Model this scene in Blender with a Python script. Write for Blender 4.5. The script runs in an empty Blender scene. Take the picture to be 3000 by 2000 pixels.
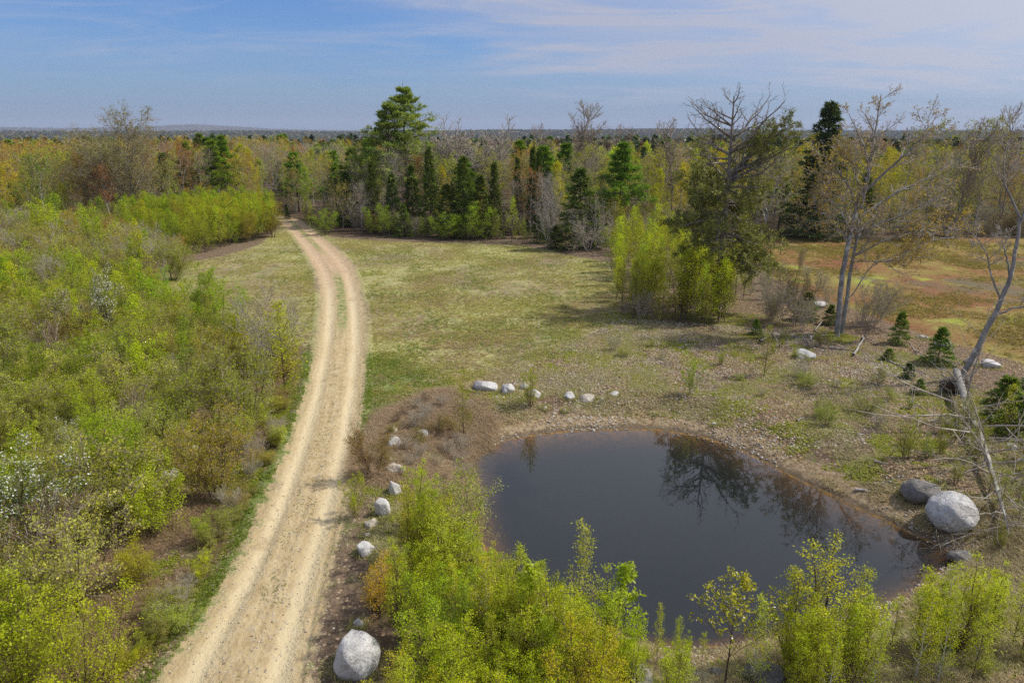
import bpy, math, random
import numpy as np
R = math.radians
SC = bpy.context.scene
COL = SC.collection
rnd = random.Random(7)

# ---------------------------------------------------------------- camera
CAMZ, PITCH = 12.0, R(17.06)
SP, CP = math.sin(PITCH), math.cos(PITCH)
cam_d = bpy.data.cameras.new('camera')
cam_d.lens = 24.0; cam_d.sensor_width = 36.0; cam_d.clip_start = 0.1; cam_d.clip_end = 30000
cam = bpy.data.objects.new('camera', cam_d); COL.objects.link(cam)
cam.location = (0, 0, CAMZ); cam.rotation_euler = (math.pi/2-PITCH, 0, 0)
SC.camera = cam

# ---------------------------------------------------------------- light
SUN_AZ, SUN_EL = R(80), R(50)          # azimuth clockwise from +Y (view direction), towards +X
SC.view_settings.view_transform = 'Standard'; SC.view_settings.look = 'None'
SC.view_settings.exposure = 0.25; SC.view_settings.gamma = 1.0
SC.cycles.max_bounces = 6; SC.cycles.diffuse_bounces = 3; SC.cycles.glossy_bounces = 2
SC.cycles.transmission_bounces = 3; SC.cycles.transparent_max_bounces = 8; SC.cycles.volume_bounces = 0
SC.cycles.use_fast_gi = False; SC.cycles.sample_clamp_indirect = 4.0
SC.cycles.use_denoising = False
sl = bpy.data.lights.new('sun', 'SUN'); sl.energy = 3.5; sl.angle = R(1.6); sl.color = (1.0, .955, .87)
so = bpy.data.objects.new('sun', sl); COL.objects.link(so)
so.rotation_euler = (math.pi/2-SUN_EL, 0, -SUN_AZ+math.pi)
so.location = (60, 40, 80)

class NT:
    """small helper for writing node trees"""
    def __init__(s, tree): s.t = tree; s.n = tree.nodes; s.l = tree.links
    def put(s, sock, v):
        if isinstance(v, bpy.types.NodeSocket): s.l.new(v, sock)
        elif v is not None:
            if hasattr(sock, 'default_value'):
                try: sock.default_value = v
                except Exception:
                    sock.default_value = (v[0], v[1], v[2], 1) if len(v) == 3 else v[:3]
    def math(s, op, a, b=None, c=None):
        n = s.n.new('ShaderNodeMath'); n.operation = op; s.put(n.inputs[0], a)
        if b is not None: s.put(n.inputs[1], b)
        if c is not None: s.put(n.inputs[2], c)
        return n.outputs[0]
    def add(s, a, b): return s.math('ADD', a, b)
    def mul(s, a, b): return s.math('MULTIPLY', a, b)
    def sub(s, a, b): return s.math('SUBTRACT', a, b)
    def ss(s, v, lo, hi, a=0.0, b=1.0):
        n = s.n.new('ShaderNodeMapRange'); n.interpolation_type = 'SMOOTHSTEP'
        s.put(n.inputs[0], v); s.put(n.inputs[1], lo); s.put(n.inputs[2], hi); s.put(n.inputs[3], a); s.put(n.inputs[4], b)
        return n.outputs[0]
    def noise(s, scale, detail=3, vec=None, rough=.55, col=False, dist=0.0):
        n = s.n.new('ShaderNodeTexNoise'); n.inputs['Scale'].default_value = scale
        n.inputs['Detail'].default_value = detail; n.inputs['Roughness'].default_value = rough
        n.inputs['Distortion'].default_value = dist
        if vec is not None: s.l.new(vec, n.inputs['Vector'])
        return n.outputs[1 if col else 0]
    def voro(s, scale, vec=None, out='Distance', rnd_=1.0):
        n = s.n.new('ShaderNodeTexVoronoi'); n.inputs['Scale'].default_value = scale
        n.inputs['Randomness'].default_value = rnd_
        if vec is not None: s.l.new(vec, n.inputs['Vector'])
        return n.outputs[out]
    def mix(s, f, a, b, mode='MIX'):
        n = s.n.new('ShaderNodeMix'); n.data_type = 'RGBA'; n.blend_type = mode
        s.put(n.inputs[0], f); s.put(n.inputs[6], a if isinstance(a, bpy.types.NodeSocket) else (*a[:3], 1))
        s.put(n.inputs[7], b if isinstance(b, bpy.types.NodeSocket) else (*b[:3], 1))
        return n.outputs[2]
    def attr(s, name, out='Fac', kind='GEOMETRY'):
        n = s.n.new('ShaderNodeAttribute'); n.attribute_name = name; n.attribute_type = kind; return n.outputs[out]
    def comb(s, x, y, z=0.0):
        n = s.n.new('ShaderNodeCombineXYZ'); s.put(n.inputs[0], x); s.put(n.inputs[1], y); s.put(n.inputs[2], z); return n.outputs[0]
    def sep(s, v):
        n = s.n.new('ShaderNodeSeparateXYZ'); s.l.new(v, n.inputs[0]); return n.outputs
    def pos(s): return s.n.new('ShaderNodeNewGeometry').outputs['Position']
    def bump(s, h, strength=.5, dist=.1, nrm=None):
        n = s.n.new('ShaderNodeBump'); n.inputs['Strength'].default_value = strength; n.inputs['Distance'].default_value = dist
        s.l.new(h, n.inputs['Height'])
        if nrm is not None: s.l.new(nrm, n.inputs['Normal'])
        return n.outputs[0]

# world: physical sky with thin high cloud
W = bpy.data.worlds.new('World'); SC.world = W; W.use_nodes = True
w = NT(W.node_tree); w.n.clear()
sky = w.n.new('ShaderNodeTexSky'); sky.sky_type = 'NISHITA'; sky.sun_disc = False
sky.sun_elevation = SUN_EL; sky.sun_rotation = SUN_AZ; sky.altitude = 50
sky.air_density = 1.0; sky.dust_density = 1.0; sky.ozone_density = 2.5
geo = w.n.new('ShaderNodeTexCoord').outputs['Generated']
sx, sy, sz = w.sep(geo)
az = w.math('ARCTAN2', sx, sy)                       # azimuth, clockwise from +Y
zc = w.math('MAXIMUM', w.add(sz, 0.10), 0.03)
pl = w.comb(w.math('DIVIDE', sx, zc), w.math('DIVIDE', sy, zc), 0.0)   # flat cloud layer overhead
mp = w.n.new('ShaderNodeMapping'); mp.inputs['Rotation'].default_value = (0, 0, R(28)); mp.inputs['Scale'].default_value = (.45, 1.0, 1)
w.l.new(pl, mp.inputs[0])
c1 = w.noise(.55, 7, mp.outputs[0], .62, dist=.6)
c2 = w.noise(1.7, 8, mp.outputs[0], .65, dist=1.0)
edge = w.math('MAXIMUM', w.sub(.090, w.mul(az, .25)), .045)      # lower edge of the cirrus sheet, dropping to the right
over = w.add(w.sub(sz, edge), w.mul(w.sub(c1, .5), .20))
veil = w.ss(over, -.02, .05)
cir = w.ss(w.add(w.mul(c1, .5), w.mul(c2, .5)), .42, .66)
loose = w.mul(w.mul(cir, w.ss(sz, .02, .13)), .62)
east = w.ss(w.add(az, w.mul(sz, 1.5)), .30, 1.0, 0, .55)
fac = w.math('MINIMUM', w.add(w.add(w.mul(veil, w.add(.50, w.mul(cir, .42))), loose), w.mul(east, .7)), .95)
skyc = w.mix(1.0, sky.outputs[0], (.31, .46, .70), 'MULTIPLY')
hz = w.ss(sz, -.02, .15, 1, 0)
skyc = w.mix(w.mul(hz, .55), skyc, (1.5, 1.95, 3.05))   # pale air low over the horizon
skyc = w.mix(fac, skyc, w.mix(east, (2.55, 2.72, 3.4), (3.8, 4.0, 4.6)))
bg = w.n.new('ShaderNodeBackground'); w.l.new(skyc, bg.inputs[0]); bg.inputs[1].default_value = 0.15
wo = w.n.new('ShaderNodeOutputWorld'); w.l.new(bg.outputs[0], wo.inputs[0])

# ---------------------------------------------------------------- numeric helpers
class VN:
    def __init__(s, seed):
        s.t = np.random.RandomState(seed).rand(256, 256)
    def __call__(s, x, y):
        xi = np.floor(x).astype(int); yi = np.floor(y).astype(int); fx = x-xi; fy = y-yi
        fx = fx*fx*(3-2*fx); fy = fy*fy*(3-2*fy)
        a = s.t[xi % 256, yi % 256]; b = s.t[(xi+1) % 256, yi % 256]; c = s.t[xi % 256, (yi+1) % 256]; d = s.t[(xi+1) % 256, (yi+1) % 256]
        return (a*(1-fx)+b*fx)*(1-fy)+(c*(1-fx)+d*fx)*fy
N1, N2, N3 = VN(1), VN(2), VN(3)
def fbm(x, y, o=4, n=N1):
    s = 0; a = .5
    for k in range(o): s = s+a*(n(x*2**k+17*k, y*2**k+31*k)-.5); a *= .5
    return s
def sstep(v, lo, hi):
    t = np.clip((v-lo)/(hi-lo), 0, 1); return t*t*(3-2*t)

def G0(px, py, z=0.0):
    """photo position (in 2352 x 1568 units) of something resting at height z -> x, y on the land"""
    u = (px-1176)/1568; v = (py-784)/1568
    dz = -SP-v*CP; t = (z-CAMZ)/dz
    return t*u, t*(CP-v*SP)
def poly_sd(X, Y, P):
    """signed distance to a polygon, negative inside"""
    P = np.asarray(P, float); d = np.full(X.shape, 1e18); ins = np.zeros(X.shape, bool)
    for i in range(len(P)):
        a = P[i]; b = P[(i+1) % len(P)]; e = b-a
        t = np.clip(((X-a[0])*e[0]+(Y-a[1])*e[1])/(e@e+1e-12), 0, 1)
        d = np.minimum(d, (X-a[0]-t*e[0])**2+(Y-a[1]-t*e[1])**2)
        c = (a[1] > Y) != (b[1] > Y)
        ins ^= c & (X < (b[0]-a[0])*(Y-a[1])/(b[1]-a[1]+1e-12)+a[0])
    return np.where(ins, -1, 1)*np.sqrt(d)
def smooth_closed(P, it=2):
    P = np.asarray(P, float)
    for _ in range(it):
        Q = np.roll(P, -1, 0); P = np.stack([.75*P+.25*Q, .25*P+.75*Q], 1).reshape(-1, 2)
    return P

WATER_Z = -0.75
pond_px = [(1064,1044),(1110,1026),(1150,1012),(1250,996),(1400,986),(1500,987),(1620,1003),(1700,1033),(1800,1083),(1900,1133),(2000,1180),(2080,1222),(2190,1266),(2200,1295),(2140,1328),(2060,1385),(1960,1430),(1830,1462),(1680,1487),(1560,1497),(1460,1480),(1380,1440),(1290,1400),(1200,1360),(1124,1310),(1102,1225),(1082,1155),(1062,1100)]
POND = smooth_closed([G0(a, b, WATER_Z) for a, b in pond_px], 2)

road_px = [(1900,180,690),(1700,265,715),(1568,342,728),(1400,462,752),(1300,528,768),(1200,590,783),(1100,637,800),(1000,680,815),(900,706,832),(800,722,846),(740,728,844),(700,733,838),(660,733,830),(620,724,818),(590,708,795),(560,688,758),(540,673,732),(525,662,712),(512,652,695),(506,642,682),(501,626,664),(497,600,640)]
RC = np.array([G0((l+r)/2, y) for y, l, r in road_px]); RW = np.array([(G0(r, y)[0]-G0(l, y)[0])/2 for y, l, r in road_px])
RC = np.vstack([[RC[0]+(RC[0]-RC[1])*3], RC]); RW = np.r_[RW[0], RW]
RW = np.maximum(RW, 1.55)
def road_coords(X, Y):
    best = np.full(X.shape, 1e18); s = np.zeros(X.shape); al = np.zeros(X.shape); hw = np.ones(X.shape); acc = 0
    for i in range(len(RC)-1):
        a, b = RC[i], RC[i+1]; e = b-a; L = math.hypot(*e)
        t = np.clip(((X-a[0])*e[0]+(Y-a[1])*e[1])/(L*L), 0, 1)
        dx = X-a[0]-t*e[0]; dy = Y-a[1]-t*e[1]; d = dx*dx+dy*dy; m = d < best
        cr = np.sign(e[0]*dy-e[1]*dx)
        best = np.where(m, d, best); s = np.where(m, -cr*np.sqrt(d), s); al = np.where(m, acc+t*L, al)
        hw = np.where(m, RW[i]*(1-t)+RW[i+1]*t, hw); acc += L
    return s/hw, al, hw

def px_poly(pts): return [G0(a, b) for a, b in pts]
FIELD = px_poly([(380,612),(520,585),(600,560),(650,508),(700,506),(760,545),(900,553),(1200,562),(1400,602),(1432,700),(1405,745),(1330,775),(1200,850),(1090,875),(1060,905),(960,920),(840,985),(700,1000),(715,900),(725,820),(700,790),(560,800),(400,740),(360,660)])
LUSH = [px_poly(p) for p in ([(722,815),(695,800),(690,850),(690,930),(655,990),(600,1080),(560,1160),(530,1260),(480,1330),(430,1440),(350,1568),(400,1568),(470,1420),(560,1260),(620,1130),(680,1010),(712,900)],
                             [(835,815),(880,815),(1000,850),(1010,885),(900,930),(830,1000),(815,1000),(832,900)])]
BARREN = px_poly([(1500,548),(2352,548),(3300,545),(3600,840),(2352,835),(2180,785),(2030,735),(1930,700),(1800,650),(1700,600),(1560,575)])
BANK = px_poly([(1000,905),(1085,885),(1200,865),(1330,775),(1420,740),(1560,735),(1720,745),(1900,790),(2060,850),(2160,960),(2200,1100),(2300,1250),(2200,1330),(1700,1500),(1100,1300),(1000,1000)])
LEFTB = px_poly([(-900,620),(380,600),(400,740),(690,800),(690,930),(600,1080),(520,1260),(430,1440),(330,1600),(0,2300),(-3000,2300)])

def base_h(X, Y):
    r = np.hypot(X, Y); A = np.arctan2(X, Y)
    z = .35*fbm(X/22, Y/22, 3)+.10*fbm(X/3.1, Y/3.1, 3, N2)
    z = z*(sstep(r, 5, 25)*.6+.4)
    z = z+.8*fbm(X/90, Y/90, 3, N3)*sstep(r, 90, 220)
    z = z-24*sstep(r, 230, 850)+sstep(r, 1300, 3000)*(28+22*fbm(A*4+9, r/2600, 4, N2)+12*fbm(X/330, Y/330, 3))
    z = z-26*sstep(r, 3300, 5200)
    z = z+sstep(r, 6200, 8200)*(26+58*np.exp(-((A+.415)/.085)**2)+34*np.exp(-((A+.62)/.13)**2)+18*fbm(A*14, r/3000, 3)+8*np.exp(-((A-.5)/.2)**2))
    return z
def height(X, Y):
    X = np.asarray(X, float); Y = np.asarray(Y, float)
    z = base_h(X, Y)
    near = np.hypot(X, Y) < 140
    if near.any():
        xs, ys = X[near], Y[near]; zn = z[near]
        s, al, hw = road_coords(xs, ys)
        m = 1-sstep(np.abs(s), .95, 1.5)
        rut = -.10*np.exp(-((np.abs(s)-.50)/.15)**2)+.06*np.exp(-((np.abs(s)-1.04)/.12)**2)+.035*np.exp(-((s-.84)/.04)**2)-.035*np.exp(-((s-.78)/.04)**2)
        zn = zn*(1-.75*m)+m*(rut-.02)+m*(.05*fbm(s*3, al*.8, 3, N3)+.035*fbm(s*7, al*.35+5, 2, N2)*4*.5)
        pd = poly_sd(xs, ys, POND)+.35*fbm(xs/1.3, ys/1.3, 3, N3)
        k = sstep(pd, -.1, 3.1)
        bankz = WATER_Z+.03+np.clip(pd, 0, .6)*.30
        inside = WATER_Z+.03+np.maximum(pd, -4)*.5
        zb = np.where(pd < 0, inside, bankz*(1-k)+zn*k+.16*k*(1-k)*4*fbm(xs/.7, ys/.7, 3, N2))
        zn = np.where(pd < 3.1, zb, zn)
        z[near] = zn
    return z
def ground(px, py):
    """land point seen at photo position px, py"""
    z = 0.0
    for _ in range(6):
        x, y = G0(px, py, z); z = float(height(np.array([x]), np.array([y]))[0])
    return x, y, z
def h1(x, y): return float(height(np.array([x]), np.array([y]))[0])
def top_z(ypos, py):
    v = (py-784)/1568
    return CAMZ+ypos*(-SP-v*CP)/(CP-v*SP)
def dpx(ypos, npx):
    """length in metres of npx photo units at forward distance ypos (near the middle)"""
    return npx/1568*math.hypot(ypos, CAMZ)

# ---------------------------------------------------------------- mesh helpers
def mk_mesh(name, V, faces, mats=(), midx=None, attrs=None, smooth=False, col=None):
    me = bpy.data.meshes.new(name)
    V = np.asarray(V, np.float32); faces = [np.asarray(f, np.int32) for f in faces if len(f)]
    me.vertices.add(len(V)); me.vertices.foreach_set('co', V.ravel())
    nl = sum(f.size for f in faces); nf = sum(len(f) for f in faces)
    me.loops.add(nl); me.polygons.add(nf)
    me.loops.foreach_set('vertex_index', np.concatenate([f.ravel() for f in faces]))
    tot = np.concatenate([np.full(len(f), f.shape[1], np.int32) for f in faces])
    me.polygons.foreach_set('loop_start', (np.cumsum(tot)-tot).astype(np.int32))
    for m in mats: me.materials.append(m)
    if midx is not None: me.polygons.foreach_set('material_index', np.asarray(midx, np.int32))
    if smooth: me.polygons.foreach_set('use_smooth', np.ones(nf, bool))
    for k, a in (attrs or {}).items():
        at = me.attributes.new(k, 'FLOAT', 'POINT'); at.data.foreach_set('value', np.asarray(a, np.float32))
    if col is not None:
        at = me.attributes.new('col', 'FLOAT_COLOR', 'POINT')
        at.data.foreach_set('color', np.c_[col, np.ones(len(col))].astype(np.float32).ravel())
    me.update(calc_edges=True); me.validate()
    return me
def link(name, data, parent=None, loc=None):
    o = bpy.data.objects.new(name, data); COL.objects.link(o)
    if parent: o.parent = parent
    if loc is not None: o.location = loc
    return o
def tag(o, label=None, cat=None, group=None, kind=None):
    if label: o['label'] = label
    if cat: o['category'] = cat
    if group: o['group'] = group
    if kind: o['kind'] = kind
    return o
def unit(v): return v/np.maximum(np.linalg.norm(v, axis=-1, keepdims=True), 1e-9)

def tubes(P, Rr, sides):
    """polylines (N,n,3) with radii (N,n) -> verts, quads"""
    N, n, _ = P.shape
    T = np.empty_like(P); T[:, 1:-1] = P[:, 2:]-P[:, :-2]; T[:, 0] = P[:, 1]-P[:, 0]; T[:, -1] = P[:, -1]-P[:, -2]; T = unit(T)
    ov = unit(P[:, -1]-P[:, 0]); ref = np.where(np.abs(ov[:, 2:3]) > .8, np.array([[1., 0, 0]]), np.array([[0, 0, 1.]]))[:, None, :]
    U = unit(np.cross(T, np.broadcast_to(ref, T.shape))); Wv = np.cross(T, U)
    a = np.arange(sides)*2*np.pi/sides
    ring = P[:, :, None, :]+Rr[:, :, None, None]*(np.cos(a)[None, None, :, None]*U[:, :, None, :]+np.sin(a)[None, None, :, None]*Wv[:, :, None, :])
    V = ring.reshape(-1, 3)
    i = np.arange(N)[:, None, None]*n*sides+np.arange(n-1)[None, :, None]*sides
    j = np.arange(sides)[None, None, :]; j2 = (j+1) % sides
    F = np.stack([i+j, i+j2, i+sides+j2, i+sides+j], -1).reshape(-1, 4)
    return V, F
class Geo:
    """collects tubes and leaves into one mesh"""
    def __init__(s): s.V = []; s.F = []; s.M = []; s.A = []; s.n = 0
    def add(s, V, F, m=0, a=None):
        s.V.append(V); s.F.append(F+s.n); s.M.append(np.full(len(F), m)); s.A.append(np.full(len(V), .5) if a is None else a); s.n += len(V)
    def tube(s, P, Rr, sides=3, m=0, a=None):
        if len(P): s.add(*tubes(np.asarray(P, float), np.asarray(Rr, float), sides), m, a)
    def mesh(s, name, mats, smooth=False):
        return mk_mesh(name, np.concatenate(s.V), [np.concatenate(s.F)], mats, np.concatenate(s.M), {'tint': np.concatenate(s.A)}, smooth)

def march(P0, D, L, n, wob, trop, rng, up=(0, 0, 1)):
    """grow polylines from points P0 along D with wobble and a pull towards up"""
    N = len(P0); P = np.empty((N, n, 3)); P[:, 0] = P0; d = unit(D); up = np.asarray(up, float)
    st = (L/(n-1))[:, None]
    for k in range(1, n):
        d = unit(d+rng.randn(N, 3)*wob+up*trop); P[:, k] = P[:, k-1]+d*st
    return P
def kids(P, Rr, L, m, rng, t0=.2, t1=1., ang=50, angj=10, lf=lambda t: .5*(1-t)+.15, rf=.6, r1=.004, n=4, wob=.12, trop=.08, flat=False, lj=.25, tilt=None):
    N, n0, _ = P.shape
    t = t0+(t1-t0)*((np.arange(m)[None]+rng.rand(N, m))/m)*.999
    s = t*(n0-1); i = s.astype(int); f = (s-i)[..., None]; I = np.arange(N)[:, None]
    p = P[I, i]*(1-f)+P[I, np.minimum(i+1, n0-1)]*f; tan = unit(P[I, np.minimum(i+1, n0-1)]-P[I, i])
    r = (Rr[I, i]*(1-f[..., 0])+Rr[I, np.minimum(i+1, n0-1)]*f[..., 0])*rf
    zz = np.array([0, 0, 1.]); ref = np.where(np.abs(tan[..., 2:3]) > .9, np.array([1., 0, 0]), zz)
    u = unit(np.cross(tan, ref)); w_ = np.cross(u, tan)
    if flat: phi = np.where(np.arange(m)[None] % 2 == 0, 0, np.pi)+rng.randn(N, m)*.35
    else: phi = rng.rand(N, 1)*6.28+np.arange(m)[None]*2.39996+rng.randn(N, m)*.4
    a = np.radians(ang+rng.randn(N, m)*angj)
    if tilt is not None: a = np.radians(tilt(t)+rng.randn(N, m)*angj)
    d = np.cos(a)[..., None]*tan+np.sin(a)[..., None]*(np.cos(phi)[..., None]*u+np.sin(phi)[..., None]*w_)
    Lc = (L[:, None]*lf(t)*(1+lj*(rng.rand(N, m)*2-1))).ravel()
    Pc = march(p.reshape(-1, 3), d.reshape(-1, 3), Lc, n, wob, trop, rng)
    r0 = np.minimum(r.ravel(), Lc*.05+.003); r0 = np.maximum(r0, r1)
    Rc = r0[:, None]*(1-np.linspace(0, 1, n)[None]**1.0)+r1*np.linspace(0, 1, n)[None]
    return Pc, Rc, Lc
def leaves(g, P, per, size, rng, m=0, spread=.1, t0=.2, elong=1.0, sj=.35, upb=.4, along=0.0, keep=1.0, wf=.36):
    """scatter small leaf faces along polylines"""
    N, n, _ = P.shape
    t = t0+(1-t0)*rng.rand(N, per); s = t*(n-1)*.999; i = s.astype(int); f = (s-i)[..., None]; I = np.arange(N)[:, None]
    p = (P[I, i]*(1-f)+P[I, i+1]*f); tan = unit(P[I, i+1]-P[I, i])
    p = p.reshape(-1, 3)+rng.randn(N*per, 3)*spread; tan = tan.reshape(-1, 3)
    if keep < 1: k = rng.rand(len(p)) < keep; p = p[k]; tan = tan[k]
    M = len(p)
    nrm = unit(rng.randn(M, 3)+np.array([0, 0, upb])); a = unit(np.cross(nrm, rng.randn(M, 3)))
    if along: a = unit(a*(1-along)+tan*along); nrm = unit(nrm-(nrm*a).sum(-1, keepdims=True)*a)
    b = np.cross(nrm, a); sz = (size*(1+sj*rng.randn(M).clip(-1.8, 2)))[:, None]
    V = np.stack([p, p+a*sz*.5*elong+b*sz*wf, p+a*sz*elong, p+a*sz*.45*elong-b*sz*wf], 1).reshape(-1, 3)
    F = np.arange(M*4).reshape(-1, 4)
    g.add(V, F, m, np.repeat(rng.rand(M), 4))

# ---------------------------------------------------------------- materials
def new_mat(name):
    m = bpy.data.materials.new(name); m.use_nodes = True; m.node_tree.nodes.clear(); k = NT(m.node_tree)
    out = k.n.new('ShaderNodeOutputMaterial'); return m, k, out
def principled(k, out, col, rough=.85, nrm=None, spec=.3):
    b = k.n.new('ShaderNodeBsdfPrincipled'); k.put(b.inputs['Base Color'], col); k.put(b.inputs['Roughness'], rough)
    b.inputs['Specular IOR Level'].default_value = spec
    if nrm is not None: k.l.new(nrm, b.inputs['Normal'])
    k.l.new(b.outputs[0], out.inputs[0]); return b
def foliage_mat(name, col=None, trans=.35, var=.5, hue=(1.12, 1.0, .8), rough=.6, attr_col=False):
    """leaf colour comes from the object (so copies can differ); each leaf is a little lighter, darker or yellower"""
    m, k, out = new_mat(name)
    tint = k.attr('tint')
    if attr_col: c = k.attr('col', 'Color')
    elif col is None: c = k.n.new('ShaderNodeObjectInfo').outputs['Color']
    else: c = k.mix(0.0, col, col)
    c = k.mix(1.0, c, k.mix(tint, (1-var*.6, 1-var*.6, 1-var*.6), (1+var, 1+var*.9, 1+var*.7)), 'MULTIPLY')
    wide = k.noise(.9, 2, k.pos())
    c = k.mix(k.ss(wide, .35, .7, 0, .55), c, k.mix(1.0, c, hue, 'MULTIPLY'))
    d = k.n.new('ShaderNodeBsdfDiffuse'); k.l.new(c, d.inputs[0])
    t = k.n.new('ShaderNodeBsdfTranslucent'); k.l.new(k.mix(1.0, c, (1.32, 1.42, .5), 'MULTIPLY'), t.inputs[0])
    ms = k.n.new('ShaderNodeMixShader'); ms.inputs[0].default_value = trans
    k.l.new(d.outputs[0], ms.inputs[1]); k.l.new(t.outputs[0], ms.inputs[2])
    gl = k.n.new('ShaderNodeBsdfGlossy'); gl.inputs['Roughness'].default_value = .45; gl.inputs[0].default_value = (.9, .95, 1, 1)
    m2 = k.n.new('ShaderNodeMixShader'); m2.inputs[0].default_value = .012
    k.l.new(ms.outputs[0], m2.inputs[1]); k.l.new(gl.outputs[0], m2.inputs[2]); k.l.new(m2.outputs[0], out.inputs[0])
    return m
def bark_mat(name, c1, c2, scale=6, stretch=.25, c3=None, thr=.62):
    m, k, out = new_mat(name)
    tc = k.n.new('ShaderNodeTexCoord').outputs['Object']
    mp = k.n.new('ShaderNodeMapping'); mp.inputs['Scale'].default_value = (1, 1, stretch); k.l.new(tc, mp.inputs[0])
    n = k.noise(scale, 5, mp.outputs[0], .65)
    c = k.mix(k.ss(n, .35, .68), c1, c2)
    if c3: c = k.mix(k.ss(k.noise(scale*.45, 3, tc), thr, thr+.08), c, c3)
    principled(k, out, c, .9, k.bump(n, .6, .03), .15); return m
LEAF = foliage_mat('leaf', trans=.48)
LEAF_DENSE = foliage_mat('needles', trans=.12, var=.6, hue=(1.2, 1.05, .8))
BUD = foliage_mat('buds', trans=.35, var=.6, hue=(1.1, .9, .7))
BLOSSOM = foliage_mat('blossom', (.78, .80, .78), trans=.2, var=.15, hue=(1, 1, .95))
FARM = foliage_mat('far_crowns', attr_col=True, trans=.1, var=.35)
BARK = bark_mat('grey_bark', (.16, .135, .11), (.36, .32, .27), 5, .3)
BARK_BROWN = bark_mat('brown_bark', (.075, .05, .035), (.17, .12, .085), 6, .3)
BARK_BIRCH = bark_mat('birch_bark', (.42, .40, .36), (.66, .63, .58), 3, 1.6, (.09, .08, .07), .60)
BARK_PALE = bark_mat('pale_lichened_bark', (.20, .185, .165), (.38, .355, .325), 3.5, .6, (.52, .52, .47), .58)
BARK_DEAD = bark_mat('weathered_wood', (.22, .19, .165), (.46, .43, .39), 8, .3)
TWIG = bark_mat('twigs', (.30, .235, .17), (.50, .41, .31), 3, 1)
TWIG_RED = bark_mat('reddish_twigs', (.16, .10, .065), (.30, .20, .135), 3, 1)
TWIG_GREY = bark_mat('grey_twigs', (.34, .285, .235), (.56, .49, .41), 3, 1)

# ground: every colour here is the land's own; masks come from where things lie
GM, k, out = new_mat('land')
P_ = k.pos()
rs, ra, pd = k.attr('rs'), k.attr('ra'), k.attr('pd')
fld, lush, bar, bank, lb, forest = (k.attr(a) for a in ('field', 'lush', 'barren', 'bank', 'leftb', 'forest'))
nA, nB, nC, nD = k.noise(.12, 4, P_), k.noise(.7, 5, P_, .6), k.noise(4, 6, P_, .65), k.noise(22, 4, P_, .7)
nE = k.noise(2.2, 4, P_, .6)
flk = k.voro(7.5, P_); flc = k.sep(k.voro(7.5, P_, 'Color'))
# leaf litter and soil
lit = k.mix(k.ss(nC, .35, .7), (.095, .062, .042), (.22, .155, .10))
lit = k.mix(k.ss(nD, .45, .75, 0, .7), lit, (.34, .25, .165))
lit = k.mix(k.mul(k.ss(flk, .38, .28), k.ss(flc[0], .55, .6, 0, .8)), lit, (.46, .34, .22))
lit = k.mix(k.mul(k.ss(nB, .55, .72), .6), lit, (.16, .20, .055))
# dry meadow
fd = k.mix(k.ss(nC, .3, .65), (.27, .265, .085), (.47, .43, .19))
fd = k.mix(k.ss(nD, .5, .75, 0, .55), fd, (.40, .36, .20))
fd = k.mix(k.mul(k.ss(k.add(k.mul(nB, .40), k.add(k.mul(nC, .35), k.mul(nD, .25))),   .47, .60), .62), fd, k.mix(nD, (.13, .155, .045), (.24, .265, .075)))
fd = k.mix(k.mul(k.ss(k.add(k.mul(nA, .35), k.add(k.mul(nE, .30), k.add(k.mul(nC, .2), k.mul(nD, .15)))), .45, .57), .9), fd, k.mix(k.ss(nD, .4, .65), (.155, .105, .065), (.34, .25, .165)))
fd = k.mix(k.mul(k.ss(flk, .2, .12), k.ss(flc[1], .86, .9)), fd, (.55, .50, .44))
fd = k.mix(k.mul(k.ss(k.add(nB, k.mul(k.sub(nD, .5), .5)), .58, .72), k.ss(nA, .42, .55)), fd, (.075, .15, .025))
lu = k.mix(k.ss(nD, .35, .65), (.08, .12, .025), (.20, .28, .055))
lu = k.mix(k.ss(nC, .55, .75, 0, .6), lu, (.26, .27, .11))
# heath (reddish barren)
fz = k.add(k.mul(k.sub(nC, .5), .22), k.mul(k.sub(nD, .5), .30))
bn = k.add(k.noise(.13, 5, P_, .62, dist=.4), fz); bn2 = k.add(k.noise(.35, 5, P_, .6), fz)
br = k.mix(k.ss(bn, .36, .64), (.25, .095, .045), (.28, .235, .055))
br = k.mix(k.ss(bn2, .55, .68, 0, .75), br, (.36, .34, .08))
br = k.mix(k.ss(k.add(k.noise(.085, 4, P_, .6), k.mul(fz, .6)), .56, .64, 0, .85), br, (.145, .125, .085))
br = k.mix(k.ss(k.add(k.noise(.22, 3, P_, .5), k.mul(fz, .5)), .62, .70, 0, .85), br, (.36, .42, .05))
br = k.mix(k.ss(nD, .42, .62, 0, .45), br, (.13, .085, .045))
br = k.mix(k.ss(nC, .50, .75, 0, .35), br, (.42, .36, .15))
# bank: pebbly brown soil, straw-coloured grass
bk = k.mix(k.ss(nC, .35, .65), (.085, .052, .034), (.21, .14, .09))
bk = k.mix(k.mul(k.ss(k.add(nB, k.mul(k.sub(nD, .5), .5)), .48, .64), .7), bk, k.mix(nD, (.19, .17, .06), (.36, .32, .15)))
bk = k.mix(k.mul(k.ss(flk, .34, .24), k.ss(flc[0], .5, .55, 0, .9)), bk, (.50, .42, .33))
bk = k.mix(k.mul(k.ss(k.add(nE, k.mul(k.sub(nD, .5), .5)), .52, .66), .65), bk, (.13, .17, .04))
shore = k.mix(k.ss(nC, .4, .6), (.24, .165, .085), (.40, .30, .18))
shore = k.mix(k.ss(k.voro(11, P_), .26, .16, 0, .6), shore, (.50, .44, .36))
pdn = k.add(pd, k.mul(k.sub(nE, .5), 1.4))
bk = k.mix(k.mul(k.ss(pdn, 1.7, .5), .85), bk, shore)
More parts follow.
